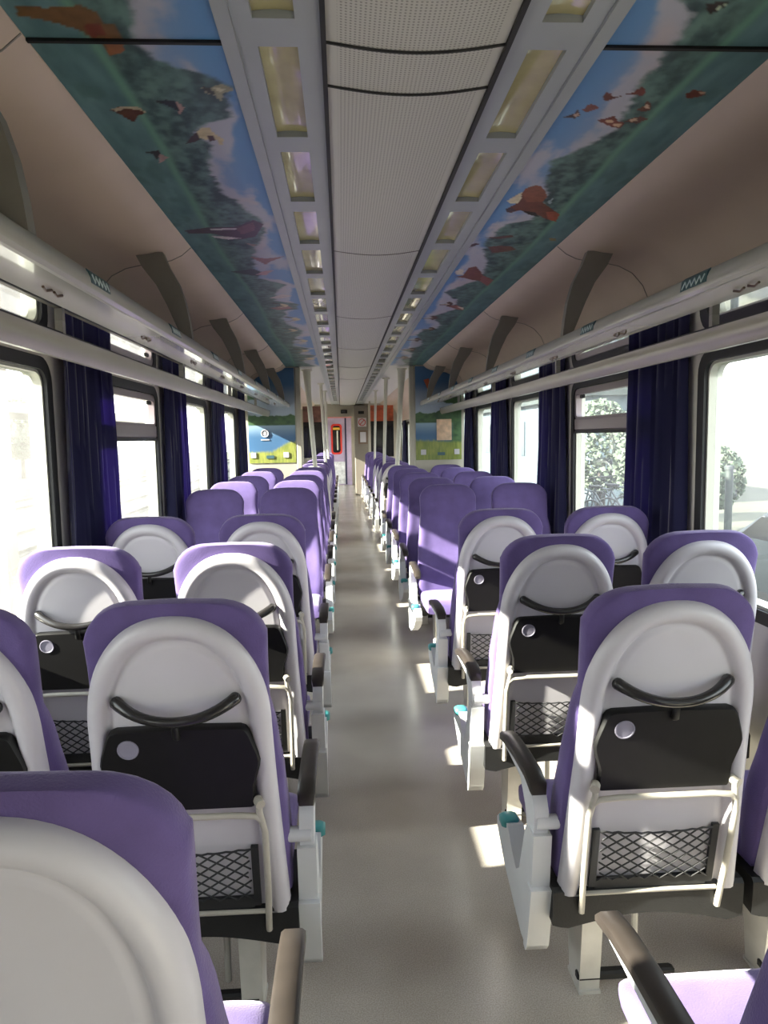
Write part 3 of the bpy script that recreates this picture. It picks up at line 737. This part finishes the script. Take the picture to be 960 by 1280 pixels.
def mesh_cushion():
    rings = []; N = 36
    for t in np.linspace(0, 1, 14):
        y = .10+.47*t
        e = 2/5.0
        k = math.sqrt(max(0, 1-max(0, (t-.88)/.12)**2*.8)); k0 = 1
        W = .236*(.93+.07*k); zt = .475+.012*math.sin(t*math.pi); zb = .36+.03*t
        hd = (zt-zb)/2*(.45+.55*k); zc = (zt+zb)/2-(1-k)*.02
        rings.append([(W*abs(math.cos(a))**e*(1 if math.cos(a) >= 0 else -1), y, zc+hd*abs(math.sin(a))**e*(1 if math.sin(a) >= 0 else -1)) for a in [2*math.pi*q/N for q in range(N)]])
    return MB().loft(rings)
def mesh_handle():
    pts = []
    for t in np.linspace(-1, 1, 21):
        pts.append(bk(.140*t, -.024-.042*(1-abs(t)**2.8)-.004, .628+.034*abs(t)**1.9))
    rs = [.0125+.003*(abs(t)**3) for t in np.linspace(-1, 1, 21)]
    for s_ in (-1, 1):
        e = Vector(pts[0 if s_ < 0 else -1]); q = Vector(pts[1 if s_ < 0 else -2]); d = (e-q).normalized()
        ex = [(e+d*.006, .013), (e+d*.010, .008), (e+d*.0115, .002)]
        if s_ > 0: pts += [tuple(p) for p, r in ex]; rs += [r for p, r in ex]
        else: pts = [tuple(p) for p, r in ex[::-1]]+pts; rs = [r for p, r in ex[::-1]]+rs
    return MB().tube(pts, rs, 10)
def mesh_table():
    o = [(-.148, .592), (-.160, .587), (-.168, .575), (-.186, .52), (-.190, .50), (-.188, .485), (-.172, .43), (-.170, .375), (-.166, .368), (.166, .368), (.170, .375), (.172, .43), (.188, .485), (.190, .50), (.186, .52), (.168, .575), (.160, .587), (.148, .592), (.0, .596)]
    def ring(sc, d): return [bk(x*sc, d, .48+(h-.48)*sc) for x, h in o]
    return MB().loft([ring(.99, -.0215), ring(1, -.028), ring(1, -.042), ring(.975, -.048)])
def mesh_cup():
    def ring(r, d): return [bk(-.118+r*math.cos(a), d, .545+r*math.sin(a)) for a in [2*math.pi*k/20 for k in range(20)]]
    return MB().loft([ring(.0255, -.044), ring(.0255, -.050), ring(.0225, -.0505), ring(.021, -.0488)])
def mesh_latch():
    mb = MB(); mb.tube([bk(0, -.045, .612), bk(0, -.062, .607), bk(0, -.060, .583), bk(0, -.0495, .575)], [.007, .009, .010, .008], 8)
    return mb
def mesh_tframe():
    mb = MB()
    for s in (-1, 1):
        mb.tube([bk(s*.181, -.052, .386), bk(s*.181, -.056, .362), bk(s*.186, -.056, .335), bk(s*.192, -.054, .30), bk(s*.190, -.048, .12), bk(s*.186, -.044, .0), bk(s*.186, -.044, -.012)], .0085, 8)
        mb.tube([bk(s*.176, -.040, .386), bk(s*.186, -.062, .386)], .012, 10)
    mb.tube([bk(-.188, -.056, .335), bk(-.172, -.058, .352), bk(-.12, -.058, .356), bk(.12, -.058, .356), bk(.172, -.058, .352), bk(.188, -.056, .335)], .0085, 8)
    mb.tube([bk(-.178, -.040, .045), bk(0, -.036, .043), bk(.178, -.040, .045)], .006, 6)
    return mb
def mesh_netframe():
    mb = MB(); D = -.034
    def strip(p, q, w_):
        (x0, h0), (x1, h1) = p, q
        mb.add([bk(x0, D, h0), bk(x1, D, h0), bk(x1, D, h1), bk(x0, D, h1), bk(x0, D+.01, h0), bk(x1, D+.01, h0), bk(x1, D+.01, h1), bk(x0, D+.01, h1)],
               [(0, 1, 2, 3), (4, 7, 6, 5), (0, 4, 5, 1), (1, 5, 6, 2), (2, 6, 7, 3), (3, 7, 4, 0)])
    strip((-.168, .058), (-.150, .240), 0); strip((.150, .058), (.168, .240), 0); strip((-.150, .052), (.150, .084), 0)
    return mb
def mesh_net():
    mb = MB(); x0, x1, h0, h1 = -.150, .150, .080, .236; nx = 7; dx = (x1-x0)/nx; rows = 5.0; sl = (h1-h0)/rows/dx
    def P(x, h): return bk(x, -.036-.012*math.sin(math.pi*(x-x0)/(x1-x0))*(h-h0)/(h1-h0), h)
    for sg in (1, -1):
        for k in range(-6, nx+6):
            xs = x0+k*dx
            pts = []
            for i in range(19):
                h = h0+(h1-h0)*i/18; x = xs+sg*(h-h0)/sl
                if x0 <= x <= x1:
                    pts.append(P(x, h))
            if len(pts) > 1: mb.tube(pts, .0024, 4, cap=False)
    mb.tube([P(x0+(x1-x0)*i/20, h1+.002*math.sin(i*2.5)) for i in range(21)], .0028, 5)
    return mb
def mesh_base():
    # black skirt under the back shell
    n = 25; rings = []
    top, bot = [], []
    vs = []; 
    for i in range(n):
        t = -1+2*i/(n-1); x = .262*t
        zb = .315-.012*abs(t)**4+.016*math.cos(t*math.pi*.9)
        if abs(t) > .86: zb += .02*(abs(t)-.86)/.14
        zt = .412
        yb = .045; yf = .30
        vs += [(x, yb+.006, zt), (x, yb-.004, zt-.01), (x, yb, zb), (x, yf, zb+.02), (x, yf, .41), (x, .15, .41)]
    fs = [(i*6+k, i*6+(k+1) % 6, (i+1)*6+(k+1) % 6, (i+1)*6+k) for i in range(n-1) for k in range(6)]
    fs += [tuple(range(5, -1, -1)), tuple(range((n-1)*6, n*6))]
    return MB().add(vs, fs)
def mesh_pad(sg):
    path = [(.085, .655), (.10, .672), (.16, .685), (.28, .683), (.40, .674), (.47, .660), (.50, .642)]
    rings = []
    for i, (y, z) in enumerate(path):
        hw = .024 if 0 < i < 6 else .018; th = .030 if 0 < i < 6 else .016
        rings.append([(sg*.288+hw*c, y, z+th/2*d) for c, d in ((-1, -.7), (-.8, -1), (.8, -1), (1, -.7), (1, .6), (.7, 1), (-.7, 1), (-1, .6))])
    return MB().loft(rings)
def mesh_armstem(sg):
    poly = [(.075, .52), (.13, .50), (.165, .59), (.22, .645), (.42, .652), (.49, .645), (.49, .652), (.42, .664), (.30, .672), (.16, .672), (.085, .655), (.062, .62)]
    return MB().prism(poly, sg*.288-.019, sg*.288+.019)
def mesh_side(sg):
    poly = [(.055, .555), (.125, .555), (.150, .52), (.215, .37), (.25, .345), (.30, .37), (.36, .42), (.47, .40), (.515, .365), (.505, .335), (.40, .265), (.27, .215), (.19, .185), (.12, .185), (.10, .21)]
    mb = MB().prism(poly, sg*.262, sg*.312)
    mb.prism([(.055, .40), (.10, .40), (.14, .19), (.12, .185), (.10, .21)], sg*.256, sg*.318)
    return mb
def mesh_button(sg): return MB().box((min(sg*.270, sg*.325), .375, .395), (max(sg*.270, sg*.325), .43, .43), .008)
def mesh_leg(x): 
    mb = MB(); mb.prism([(.14, .32), (.30, .32), (.265, .0), (.175, .0)], x-.030, x+.030); mb.box((x-.032, .165, 0), (x+.032, .275, .010)); return mb
def mesh_rod(): return MB().tube([(.04, .23, .30), (.04, .23, .06)], .010, 8)
def mesh_footbar(): return MB().box((-.15, .17, .035), (.14, .20, .062), .006)
def mesh_pivot(sg): return MB().tube([(sg*.236, .075, .585), (sg*.30, .075, .585)], .020, 12)

SM = {}
def seat_meshes(sg):
    if sg in SM: return SM[sg]
    k = {}
    k['backrest'] = mesh_backrest().mesh('backrest', M['plush'], 60)
    k['seat_cushion'] = mesh_cushion().mesh('seat_cushion', M['plush'], 60)
    k['back_shell'] = mesh_shell().mesh('back_shell', M['shell'], 50)
    k['grab_handle'] = mesh_handle().mesh('grab_handle', M['handle'], 60)
    k['folding_table'] = mesh_table().mesh('folding_table', M['black'], 40)
    k['cup_recess'] = mesh_cup().mesh('cup_recess', M['cup'], 40)
    k['table_latch'] = mesh_latch().mesh('table_latch', M['black'], 60)
    k['table_frame'] = mesh_tframe().mesh('table_frame', M['tube'], 60)
    k['pocket_frame'] = mesh_netframe().mesh('pocket_frame', M['netm'])
    k['pocket_net'] = mesh_net().mesh('pocket_net', M['netm'])
    k['base_cover'] = mesh_base().mesh('base_cover', M['base'], 30)
    k['leg'] = mesh_leg(-sg*.0+sg*.115).mesh('leg', M['leg'])
    k['support_rod'] = mesh_rod().mesh('support_rod', M['leg'], 40)
    k['foot_bar'] = mesh_footbar().mesh('foot_bar', M['base'])
    k['arm_pad'] = mesh_pad(sg).mesh('arm_pad', M['arm'], 50)
    k['arm_stem'] = mesh_armstem(sg).mesh('arm_stem', M['side'], 50)
    k['side_panel'] = mesh_side(sg).mesh('side_panel', M['side'], 30)
    k['release_button'] = mesh_button(sg).mesh('release_button', M['teal'], 50)
    k['pivot'] = mesh_pivot(sg).mesh('pivot', M['side'], 50)
    SM[sg] = k; return k
def seat(x, y, sg, facing, label, group, arm=True, far=False, plain=False):
    k = seat_meshes(sg)
    r = empty('passenger_seat', (x, y, 0)); r.rotation_euler = (0, 0, 0 if facing > 0 else math.pi)
    tag(r, label, 'seat', group)
    def p(n, parent=r, lab=None):
        o = bpy.data.objects.new(n, k[n]); COL.objects.link(o); o.parent = parent
        if lab: o['label'] = lab
        return o
    p('backrest'); p('seat_cushion'); p('back_shell'); p('base_cover'); p('leg')
    if (facing > 0 or not far) and not plain:
        p('grab_handle'); t = p('folding_table')
        if not far: p('cup_recess', t); p('table_latch', t)
        p('table_frame')
    if not far and facing > 0 and not plain:
        pf = p('pocket_frame'); p('pocket_net', pf); p('support_rod')
    p('foot_bar')
    if arm:
        sp = p('side_panel'); a = p('arm_stem'); p('arm_pad', a)
        if not far: p('release_button', sp, 'teal button'); p('pivot', a)
    return r
AX, WX = .600, 1.150
fwd = [.86, 1.755, 2.68, 3.66]
bwd = [5.46, 6.41, 7.37, 8.33, 9.28]
for i, y in enumerate(fwd):
    for s, side in ((-1, 'left'), (1, 'right')):
        where = ['cut off at bottom corner', 'second from camera', 'third from camera', 'fourth from camera'][i]
        seat(s*AX, y, -s, 1, 'pale-backed purple seat%s, %s of aisle, %s' % ('' if i == 0 else ' with black folding table', side, where), 'seats seen from behind', plain=(i == 0 and s < 0))
        if i == 0: continue
        where = ['', 'nearest to the camera', 'second from the camera', 'third from the camera'][i]
        seat(s*WX, y, -s, 1, 'pale-backed purple seat on the %s window side, %s' % (side, where), 'seats seen from behind', arm=False)
for i, y in enumerate(bwd):
    for s, side in ((-1, 'left'), (1, 'right')):
        where = ['nearest facing the camera', 'second of five facing the camera', 'third of five facing the camera', 'fourth of five facing the camera', 'last before the picture partition'][i]
        seat(s*AX, y, s, -1, 'plain purple seat on the %s aisle side, %s' % (side, where), 'seats facing the camera')
        seat(s*WX, y, s, -1, 'plain purple seat on the %s window side, %s' % (side, where), 'seats facing the camera', arm=False)
farf = [10.75, 11.7, 12.65, 13.6]; farb = [15.3, 16.25, 17.2, 18.15]
for i, y in enumerate(farf):
    for s, side in ((-1, 'left'), (1, 'right')):
        seat(s*AX, y, -s, 1, 'small distant pale-backed seat on the %s of the aisle, %s beyond the partition' % (side, ordw[i]), 'distant seats past the partition', far=True)
        if i < 2: seat(s*WX, y, -s, 1, 'small pale-backed window seat hidden behind the %s picture partition, %s from it' % (side, ordw[i]), 'distant seats past the partition', arm=False, far=True)
for i, y in enumerate(farb):
    for s, side in ((-1, 'left'), (1, 'right')):
        seat(s*AX, y, s, -1, 'tiny purple seat facing the camera near the end door, %s aisle side, %s of four' % (side, ordw[i]), 'distant seats past the partition', far=True)

# ================================================================== PARTITIONS AND POLES
def part_paint(X, Z, s):
    # X = |x|, Z height
    sky = C(72, 112, 158)[None]*sstep(2.05, 2.35, Z)[:, None]+C(176, 190, 206)[None]*(1-sstep(2.05, 2.35, Z))[:, None]
    col = sky+0
    n = fbm(X*18, Z*24, 4)
    tree = C(34, 62, 48)[None]*(1-n)[:, None]+C(88, 120, 74)[None]*n[:, None]
    top = 1.93+.05*(fbm(X*14, Z*0+2)-.5)+(.10*sstep(1.0, 1.3, X) if s > 0 else 0)
    m = sstep(0, .012, top-Z)[:, None]; col = col*(1-m)+tree*m
    lake = C(66, 104, 142)[None]*sstep(0, 1, (1.84-Z)/.22)[:, None]+C(150, 176, 196)[None]*(1-sstep(0, 1, (1.84-Z)/.22))[:, None]
    m = sstep(0, .012, 1.80-Z)[:, None]; 
    if s > 0: m = m*(1-sstep(1.2, 1.32, X))[:, None]
    col = col*(1-m)+lake*m
    g = fbm(X*60, Z*12, 4)
    gt = 1.60-.13*sstep(.85, 1.15, X) if s < 0 else 1.63-.05*X
    grass = C(92, 110, 50)[None]*(1-g)[:, None]+C(168, 168, 82)[None]*g[:, None]
    if s > 0: grass = grass*.8+C(70, 110, 60)[None]*.2
    m = sstep(0, .05, gt+.03*(g-.5)-Z)[:, None]; col = col*(1-m)+grass*m
    return col
for s, side in ((-1, 'left'), (1, 'right')):
    root = empty('partition', (s*1.1, 9.79, 0)); tag(root, 'floor-to-ceiling partition on the %s printed with lake, trees and yellow-green meadow' % side, 'partition')
    mb = MB(); x0, x1 = .79, 1.418
    xs = np.linspace(x0, 1.42, 20)
    poly = [(s*x0-s*1.1, .0), (s*1.45-s*1.1, .0), (s*1.45-s*1.1, 2.02)]+[(s*x-s*1.1, cove_z(x)+.01) for x in xs[::-1]]
    mb.prism(poly, -.04, .04, 'y'); mb.build('partition_body', M['part'], root)
    nx, nz = 80, 150
    Xg = np.linspace(.80, 1.415, nx); P = []; XX = []; ZZ = []
    for x in Xg:
        zt = min(2.54, cove_z(x)-.004)
        for k in range(nz):
            z = 1.30+(zt-1.30)*k/(nz-1); P.append((s*x-s*1.1, -.048, z)); XX.append(x); ZZ.append(z)
    col = part_paint(np.array(XX), np.array(ZZ), s)
    color_grid('printed_panel', np.array(P), col, root, nx, nz, (0, .007, 0))
    # edge post and dark glazed wing towards the aisle
    MB().box((min(s*.72, s*.79)-s*1.1, -.05, 0), (max(s*.72, s*.79)-s*1.1, .05, 2.55), .01).build('edge_post', M['part'], root)
    # small plates on the meadow
    for dx in ((.93, 1.36) if s < 0 else (.90, 1.35)):
        MB().box((s*dx-s*1.1-.035, -.056, 1.37), (s*dx-s*1.1+.035, -.0485, 1.44)).build('arrow_plate', M['shell'], root)
    MB().box((s*1.14-s*1.1-.05, -.055, 1.36), (s*1.14-s*1.1+.05, -.0485, 1.40)).build('small_sign', M['label'], root)
    if s < 0:
        e = MB(); c = [(-(1.20)+1.1+.045*math.cos(a), -.052, 1.69+.045*math.sin(a)) for a in np.linspace(0, 2*math.pi, 25)]
        e.tube(c, .007, 6); 
        for a in range(4): e.tube([(-.10+.035*math.cos(a*math.pi/4), -.052, 1.69+.035*math.sin(a*math.pi/4)), (-.10-.035*math.cos(a*math.pi/4), -.052, 1.69-.035*math.sin(a*math.pi/4))], .005, 5)
        e.box((-.155, -.054, 1.60), (-.045, -.0485, 1.614))
        e.build('emblem', M['shell'], root)
    else:
        MB().box((1.08-1.1, -.056, 1.56), (1.28-1.1, -.0485, 1.84)).build('notice_sheet', mat('paper_notice', (222, 190, 160), .7, noise=.2, nscale=14), root)
        e = MB(); e.prism([(-.19, 2.36), (-.12, 2.38), (-.10, 2.30), (-.14, 2.24), (-.16, 2.30)], -.056, -.049, 'y'); e.build('painted_leaf', mat('orange_leaf', (170, 80, 50), .5), root)
# aisle poles
def pole(x0, z0, x1, z1, y, r, label, flare=True):
    root = empty('handrail_pole', (x0, y, z0)); tag(root, label, 'handrail', 'leaning poles beside the partitions')
    pts = [Vector((0, 0, 0))+Vector((x1-x0, 0, z1-z0))*t for t in (0, .25, .6, .85, 1)]
    rs = [r, r, r*1.1, r*1.25, r*(2.0 if flare else 1.3)]
    MB().tube(pts, rs, 12).build('pole_shaft', M['pole'], root, smooth=50)
    MB().tube([(x1-x0, 0, z1-z0-.02), (x1-x0, 0, z1-z0+.004)], r*2.6, 14).build('ceiling_socket', M['pole'], root, smooth=50)
    MB().tube([(0, 0, 0), (0, 0, .03)], r*1.8, 12).build('foot_socket', M['pole'], root, smooth=50)
for s, side in ((-1, 'left'), (1, 'right')):
    pole(s*.48, 0.0, s*.64, 2.53, 9.92, .028, 'thick cream pole leaning outward beside the %s picture partition' % side)
    pole(s*.425, 0.0, s*.52, 2.53, 11.47 if s > 0 else 12.43, .022, 'thinner cream pole behind the thick one on the %s of the aisle' % side, False)
    pole(s*.42, 0.0, s*.50, 2.53, 14.45, .02, 'farthest thin cream pole on the %s of the aisle' % side, False)
# far partition pieces with dark glass and coloured header
for s, side in ((-1, 'left'), (1, 'right')):
    root = empty('glass_screen', (s*1.0, 19.2, 0)); tag(root, 'distant dark glazed screen on the %s near the end door%s' % (side, ', orange picture above' if s > 0 else ''), 'screen')
    X = lambda a, b: (min(s*a, s*b)-s*1.0, max(s*a, s*b)-s*1.0)
    a, b = X(.58, 1.18); MB().box((a, -.02, 0), (b, .02, 1.1)).build('lower_panel', M['part'], root)
    MB().box((a, -.015, 1.1), (b, .015, 2.03)).build('dark_pane', M['darkglass'], root)
    MB().box((a, -.02, 2.03), (b, .02, 2.44)).build('header_panel', mat('header_picture', (176, 82, 48) if s > 0 else (110, 74, 62), .5, noise=.45, nscale=7), root)
    a, b = X(.54, .58); MB().box((a, -.03, 0), (b, .03, 2.55)).build('screen_post', M['part'], root)

# end door with red framed window
dr = empty('door_1', (-.27, 25.0, 0)); dr['kind'] = 'structure'
MB().box((-.42, -.02, 0), (.42, .02, 2.28)).build('door_leaf', mat('lilac_door_paint', (176, 160, 190), .4, noise=.12, nscale=4), dr)
o_ = rrect(-.27, .10, 1.05, 2.08, .1); i_ = rrect(-.215, .045, 1.11, 2.02, .08)
def ys_(l): return [(p[0], p[1]) for p in l]
rs = ring_solid(o_, i_, -.04, -.02); rs.v = [(y, x, z) for (x, y, z) in rs.v]; rs.build('red_window_frame', mat('red_frame', (214, 52, 44), .4), dr)
pn = MB().prism(i_, -.03, -.021, 'y'); pn.build('dark_window', M['darkglass'], dr)
MB().box((-.20, -.036, 1.88), (.03, -.03, 1.96)).build('yellow_strip', mat('yellow_sticker', (226, 178, 60), .5), dr)
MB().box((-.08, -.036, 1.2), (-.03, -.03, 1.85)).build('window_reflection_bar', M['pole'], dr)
MB().box((.20, -.05, .02), (.25, -.02, 2.28)).build('door_seal', mat('navy_seal', (30, 36, 70), .5), dr)
MB().box((-.42, -.03, .04), (.19, -.02, .80)).build('lower_decor', mat('white_flower_decal', (222, 224, 232), .5, noise=.3, nscale=9), dr)
MB().box((-.44, -.05, 2.28), (.44, .03, 2.34)).build('door_head', mat('pinkish_head', (190, 120, 120), .5), dr)
# pillar cupboard right of the door
pc = empty('electrical_cabinet', (.37, 20.6, 0)); tag(pc, 'narrow grey cabinet right of the end door with two pictogram plates', 'cabinet')
MB().box((-.19, -.25, 0), (.19, .08, 2.5), .01).build('cabinet_body', mat('dark_grey_cabinet', (122, 114, 104), .5, noise=.06, nscale=5), pc)
def plate(name, x, z, w_, h_, m): return MB().box((x-w_/2, -.262, z-h_/2), (x+w_/2, -.2505, z+h_/2), .003).build(name, m, pc)
red = mat('red_sign_mark', (180, 50, 50), .5)
p1 = plate('prohibition_sign', .02, 2.03, .24, .24, M['shell'])
c = MB(); c.tube([(.02+.09*math.cos(a), -.266, 2.03+.09*math.sin(a)) for a in np.linspace(0, 2*math.pi, 25)], .012, 6); c.tube([(-.04, -.266, 1.97), (.08, -.266, 2.09)], .012, 6); c.build('sign_mark', red, p1)
p2 = plate('framed_notice', .04, 1.62, .26, .38, mat('brown_frame', (110, 90, 76), .5)); MB().box((-.04, -.27, 1.48), (.12, -.2625, 1.76)).build('notice_sheet', M['shell'], p2)
plate('speaker_grille', .0, 2.30, .16, .08, M['black'])
dp = empty('display_box', (-.10, 20.64, 2.34)); tag(dp, 'small black display box above the end doorway', 'display')
MB().box((-.09, -.06, -.05), (.09, .06, .05), .008).build('housing', M['black'], dp)
MB().box((-.07, -.064, -.03), (.07, -.0605, .03)).build('screen', M['darkglass'], dp)

# ================================================================== OUTSIDE
GZ = -1.0
m_gr = mat('dry_grass_ground', (62, 62, 48), .95, noise=.3, nscale=.6)
tag(MB().box((-90, -60, GZ-.2), (90, 160, GZ)).build('ground', m_gr), kind='structure')
m_bal = mat('pale_ballast', (62, 58, 54), .95, noise=.3, nscale=3)
tag(MB().prism([(-14.8, GZ), (-14.2, GZ+.25), (-5.5, GZ+.25), (-4.6, GZ)], -40, 120, 'y').build('track_ballast', m_bal), 'long bed of pale ballast under the rails left of the train', 'ballast')
m_rail = mat('steel_rail', (28, 26, 25), .7)
for i, x in enumerate((-7.0, -8.45, -11.6, -13.05)):
    rb = MB().prism([(x-.06, GZ+.26), (x+.06, GZ+.26), (x+.015, GZ+.30), (x+.035, GZ+.38), (x-.035, GZ+.38), (x-.015, GZ+.30)], -40, 120, 'y').build('track_rail', m_rail)
    tag(rb, 'long steel rail on ballast left of the train, %s from it' % ordw[i], 'rail', 'rails outside')
m_con = mat('pale_concrete', (84, 76, 68), .8, noise=.08, nscale=1)
m_steel = mat('canopy_steel', (44, 52, 50), .6, noise=.1, nscale=1)
cn = empty('platform_canopy', (-17, 20, GZ)); tag(cn, 'grey station canopy on posts beyond the tracks, left side', 'canopy')
MB().box((-2.2, -30, 4.0), (2.2, 40, 4.45)).build('canopy_roof', m_steel, cn)
MB().box((-2.0, -30, 0), (2.0, 40, .5)).build('platform', m_con, cn)
for k in range(10): MB().box((-.15, -28+k*7, .5), (.15, -27.7+k*7, 4.0)).build('canopy_post', m_steel, cn)
mp = empty('catenary_mast', (-3.95, 8.15, GZ)); tag(mp, 'pale concrete mast beside the tracks, seen through the nearest left window', 'mast')
MB().box((-.13, -.13, 0), (.13, .13, 8.0), .02).build('mast_post', m_con, mp); MB().box((-.28, -.28, 0), (.28, .28, .7), .03).build('mast_foot', m_con, mp)
m_leaf = mat('pale_green_foliage', (82, 94, 78), .9, noise=.15, nscale=3); m_bark = mat('bark', (50, 44, 38), .9)
def tree(x, y, h, w_, label):
    root = empty('tree', (x, y, GZ)); tag(root, label, 'tree', 'trees outside')
    r = random.Random(int(x*7+y)); MB().tube([(0, 0, 0), (.05, 0, h*.5)], [.16, .1], 8).build('trunk', m_bark, root, smooth=60)
    mb = MB()
    for k in range(1500):
        th = r.random()*6.28; ph = r.random()*2-1; rr = w_*(.55+.45*r.random()); cz = h*.62+ph*h*.36; q = math.sqrt(1-ph*ph)
        p = Vector((rr*q*math.cos(th), rr*q*math.sin(th), cz)); sz = w_*.065
        a = Vector((r.gauss(0, 1), r.gauss(0, 1), r.gauss(0, 1))).normalized()*sz; b = a.cross(Vector((r.gauss(0, 1), r.gauss(0, 1), r.gauss(0, 1)))).normalized()*sz
        mb.add([p-a-b, p+a-b, p+a+b, p-a+b, p+(a.cross(b)).normalized()*sz*.5], [(0, 1, 4), (1, 2, 4), (2, 3, 4), (3, 0, 4), (0, 3, 2, 1)])
    mb.build('crown', m_leaf, root)
for i, (x, y, h, w_) in enumerate([(-24, 30, 6, 2.4), (-24, 38, 7, 2.6), (-24, 47, 6, 2.6), (-24, 56, 6, 2.6), (-24, 68, 8, 3)]):
    tree(x, y, h, w_, 'leafy tree beyond the left tracks, %s from the near end' % ordw[i])
for i, (x, y, h, w_) in enumerate([(7.0, 16.5, 2.9, .9), (7.2, 20.5, 3.6, 1.0), (9.3, 18.2, 2.3, .8)]):
    tree(x, y, h, w_, 'green bush-like tree outside the right windows, %s from the near end' % ordw[i])
m_bl = mat('pale_blue_facade', (72, 86, 94), .7, noise=.05, nscale=.4); m_cr = mat('cream_facade', (110, 106, 98), .8, noise=.05, nscale=.4); m_wd = mat('facade_window', (46, 58, 64), .3)
def building(x0, x1, y0, y1, h, m, label, s):
    root = empty('building', ((x0+x1)/2, (y0+y1)/2, GZ)); tag(root, label, 'building')
    hx, hy = (x1-x0)/2, (y1-y0)/2
    MB().box((-hx, -hy, 0), (hx, hy, h)).build('wall', m, root); MB().box((-hx-.3, -hy-.3, h), (hx+.3, hy+.3, h+.3)).build('roof', m_steel, root)
    f_ = -s*hx
    for k in range(int((y1-y0)/4)):
        y = -hy+1.2+k*4
        MB().box((min(f_, f_-s*.05), y, 1.6), (max(f_, f_-s*.05), y+1.6, 3.2)).build('window', m_wd, root)
building(8.5, 10.2, 25, 60, 3.9, m_bl, 'long pale blue building outside the right windows', 1)
building(-38, -30, 30, 90, 6, m_cr, 'pale building far beyond the left tracks', -1)
fp = empty('lamp_post', (5.0, 9.5, GZ)); tag(fp, 'short grey post outside the nearest right window', 'post')
MB().tube([(0, 0, 0), (0, 0, 2.1)], .05, 10).build('post_shaft', m_steel, fp, smooth=50); MB().tube([(0, 0, 2.1), (0, 0, 2.15)], .065, 10).build('post_cap', m_steel, fp, smooth=50)
# parked car (right)
m_car = mat('grey_car_paint', (56, 64, 66), .35, coat=.3)
def car(x, y, rz, label, m):
    root = empty('car', (x, y, GZ)); root.rotation_euler = (0, 0, rz); tag(root, label, 'car')
    prof = [(-2.1, .35), (-2.15, .7), (-2.0, .9), (-1.5, 1.0), (-1.0, 1.42), (.3, 1.46), (.95, 1.02), (1.8, .9), (2.1, .7), (2.12, .35)]
    rings = []
    for xx, sc in ((-.82, .93), (-.78, 1), (.78, 1), (.82, .93)):
        rings.append([(xx*(1 if z < 1.05 else .86), yy*sc, .35+(z-.35)*sc) for yy, z in prof])
    MB().loft(rings).build('car_body', m, root, smooth=30)
    MB().prism([(-1.35, 1.03), (-.95, 1.38), (.25, 1.41), (.8, 1.03)], -.79, .79, 'x').build('side_windows', M['darkglass'], root)
    for a in (-1.35, 1.3):
        for b in (-.75, .75): MB().tube([(b-.1, a, .32), (b+.1, a, .32)], .32, 18).build('wheel', M['rubber'], root, smooth=50)
car(6.5, 9.7, .12, 'grey parked car outside the nearest right window', m_car)
# parked bicycles
m_bike = mat('bicycle_frame', (60, 66, 70), .4)
def bike(x, y, rz, label):
    root = empty('bicycle', (x, y, GZ+.0)); root.rotation_euler = (0, 0, rz); tag(root, label, 'bicycle', 'bicycles outside the right windows')
    for c_ in (-.52, .52):
        MB().tube([(0, c_+.33*math.cos(a), .348+.33*math.sin(a)) for a in np.linspace(0, 2*math.pi, 25)], .017, 6).build('wheel', M['rubber'], root, smooth=60)
    fr_ = MB()
    for p_, q_ in (((0, -.52, .34), (0, -.05, .30)), ((0, -.05, .30), (0, -.2, .85)), ((0, -.18, .78), (0, .36, .82)), ((0, .36, .86), (0, .52, .34)), ((0, -.05, .30), (0, .38, .76)), ((0, -.52, .34), (0, -.18, .76))): fr_.tube([p_, q_], .018, 6)
    fr_.build('bike_frame', m_bike, root, smooth=60)
    MB().tube([(-.25, .30, 1.0), (0, .36, .98), (.25, .30, 1.0)], .015, 6).build('handlebar', M['black'], root, smooth=60)
    MB().box((-.06, -.34, .85), (.06, -.08, .9), .015).build('saddle', M['black'], root)
rk = empty('bicycle_rack', (4.6, 13.7, GZ)); tag(rk, 'pale raised bicycle stand outside the second right window', 'bicycle rack')
MB().box((-1.1, -1.8, 0), (1.1, 1.8, .74), .02).build('plinth', m_con, rk)
for i in range(4):
    bike(4.0+.45*i, 13.2+.35*i, .5, 'bicycle parked outside the second right window, %s from the train' % ordw[i])
for o in bpy.data.objects:
    if o.name.startswith('bicycle') and not o.name.startswith('bicycle_rack') and o.parent is None: o.location.z = GZ+.745
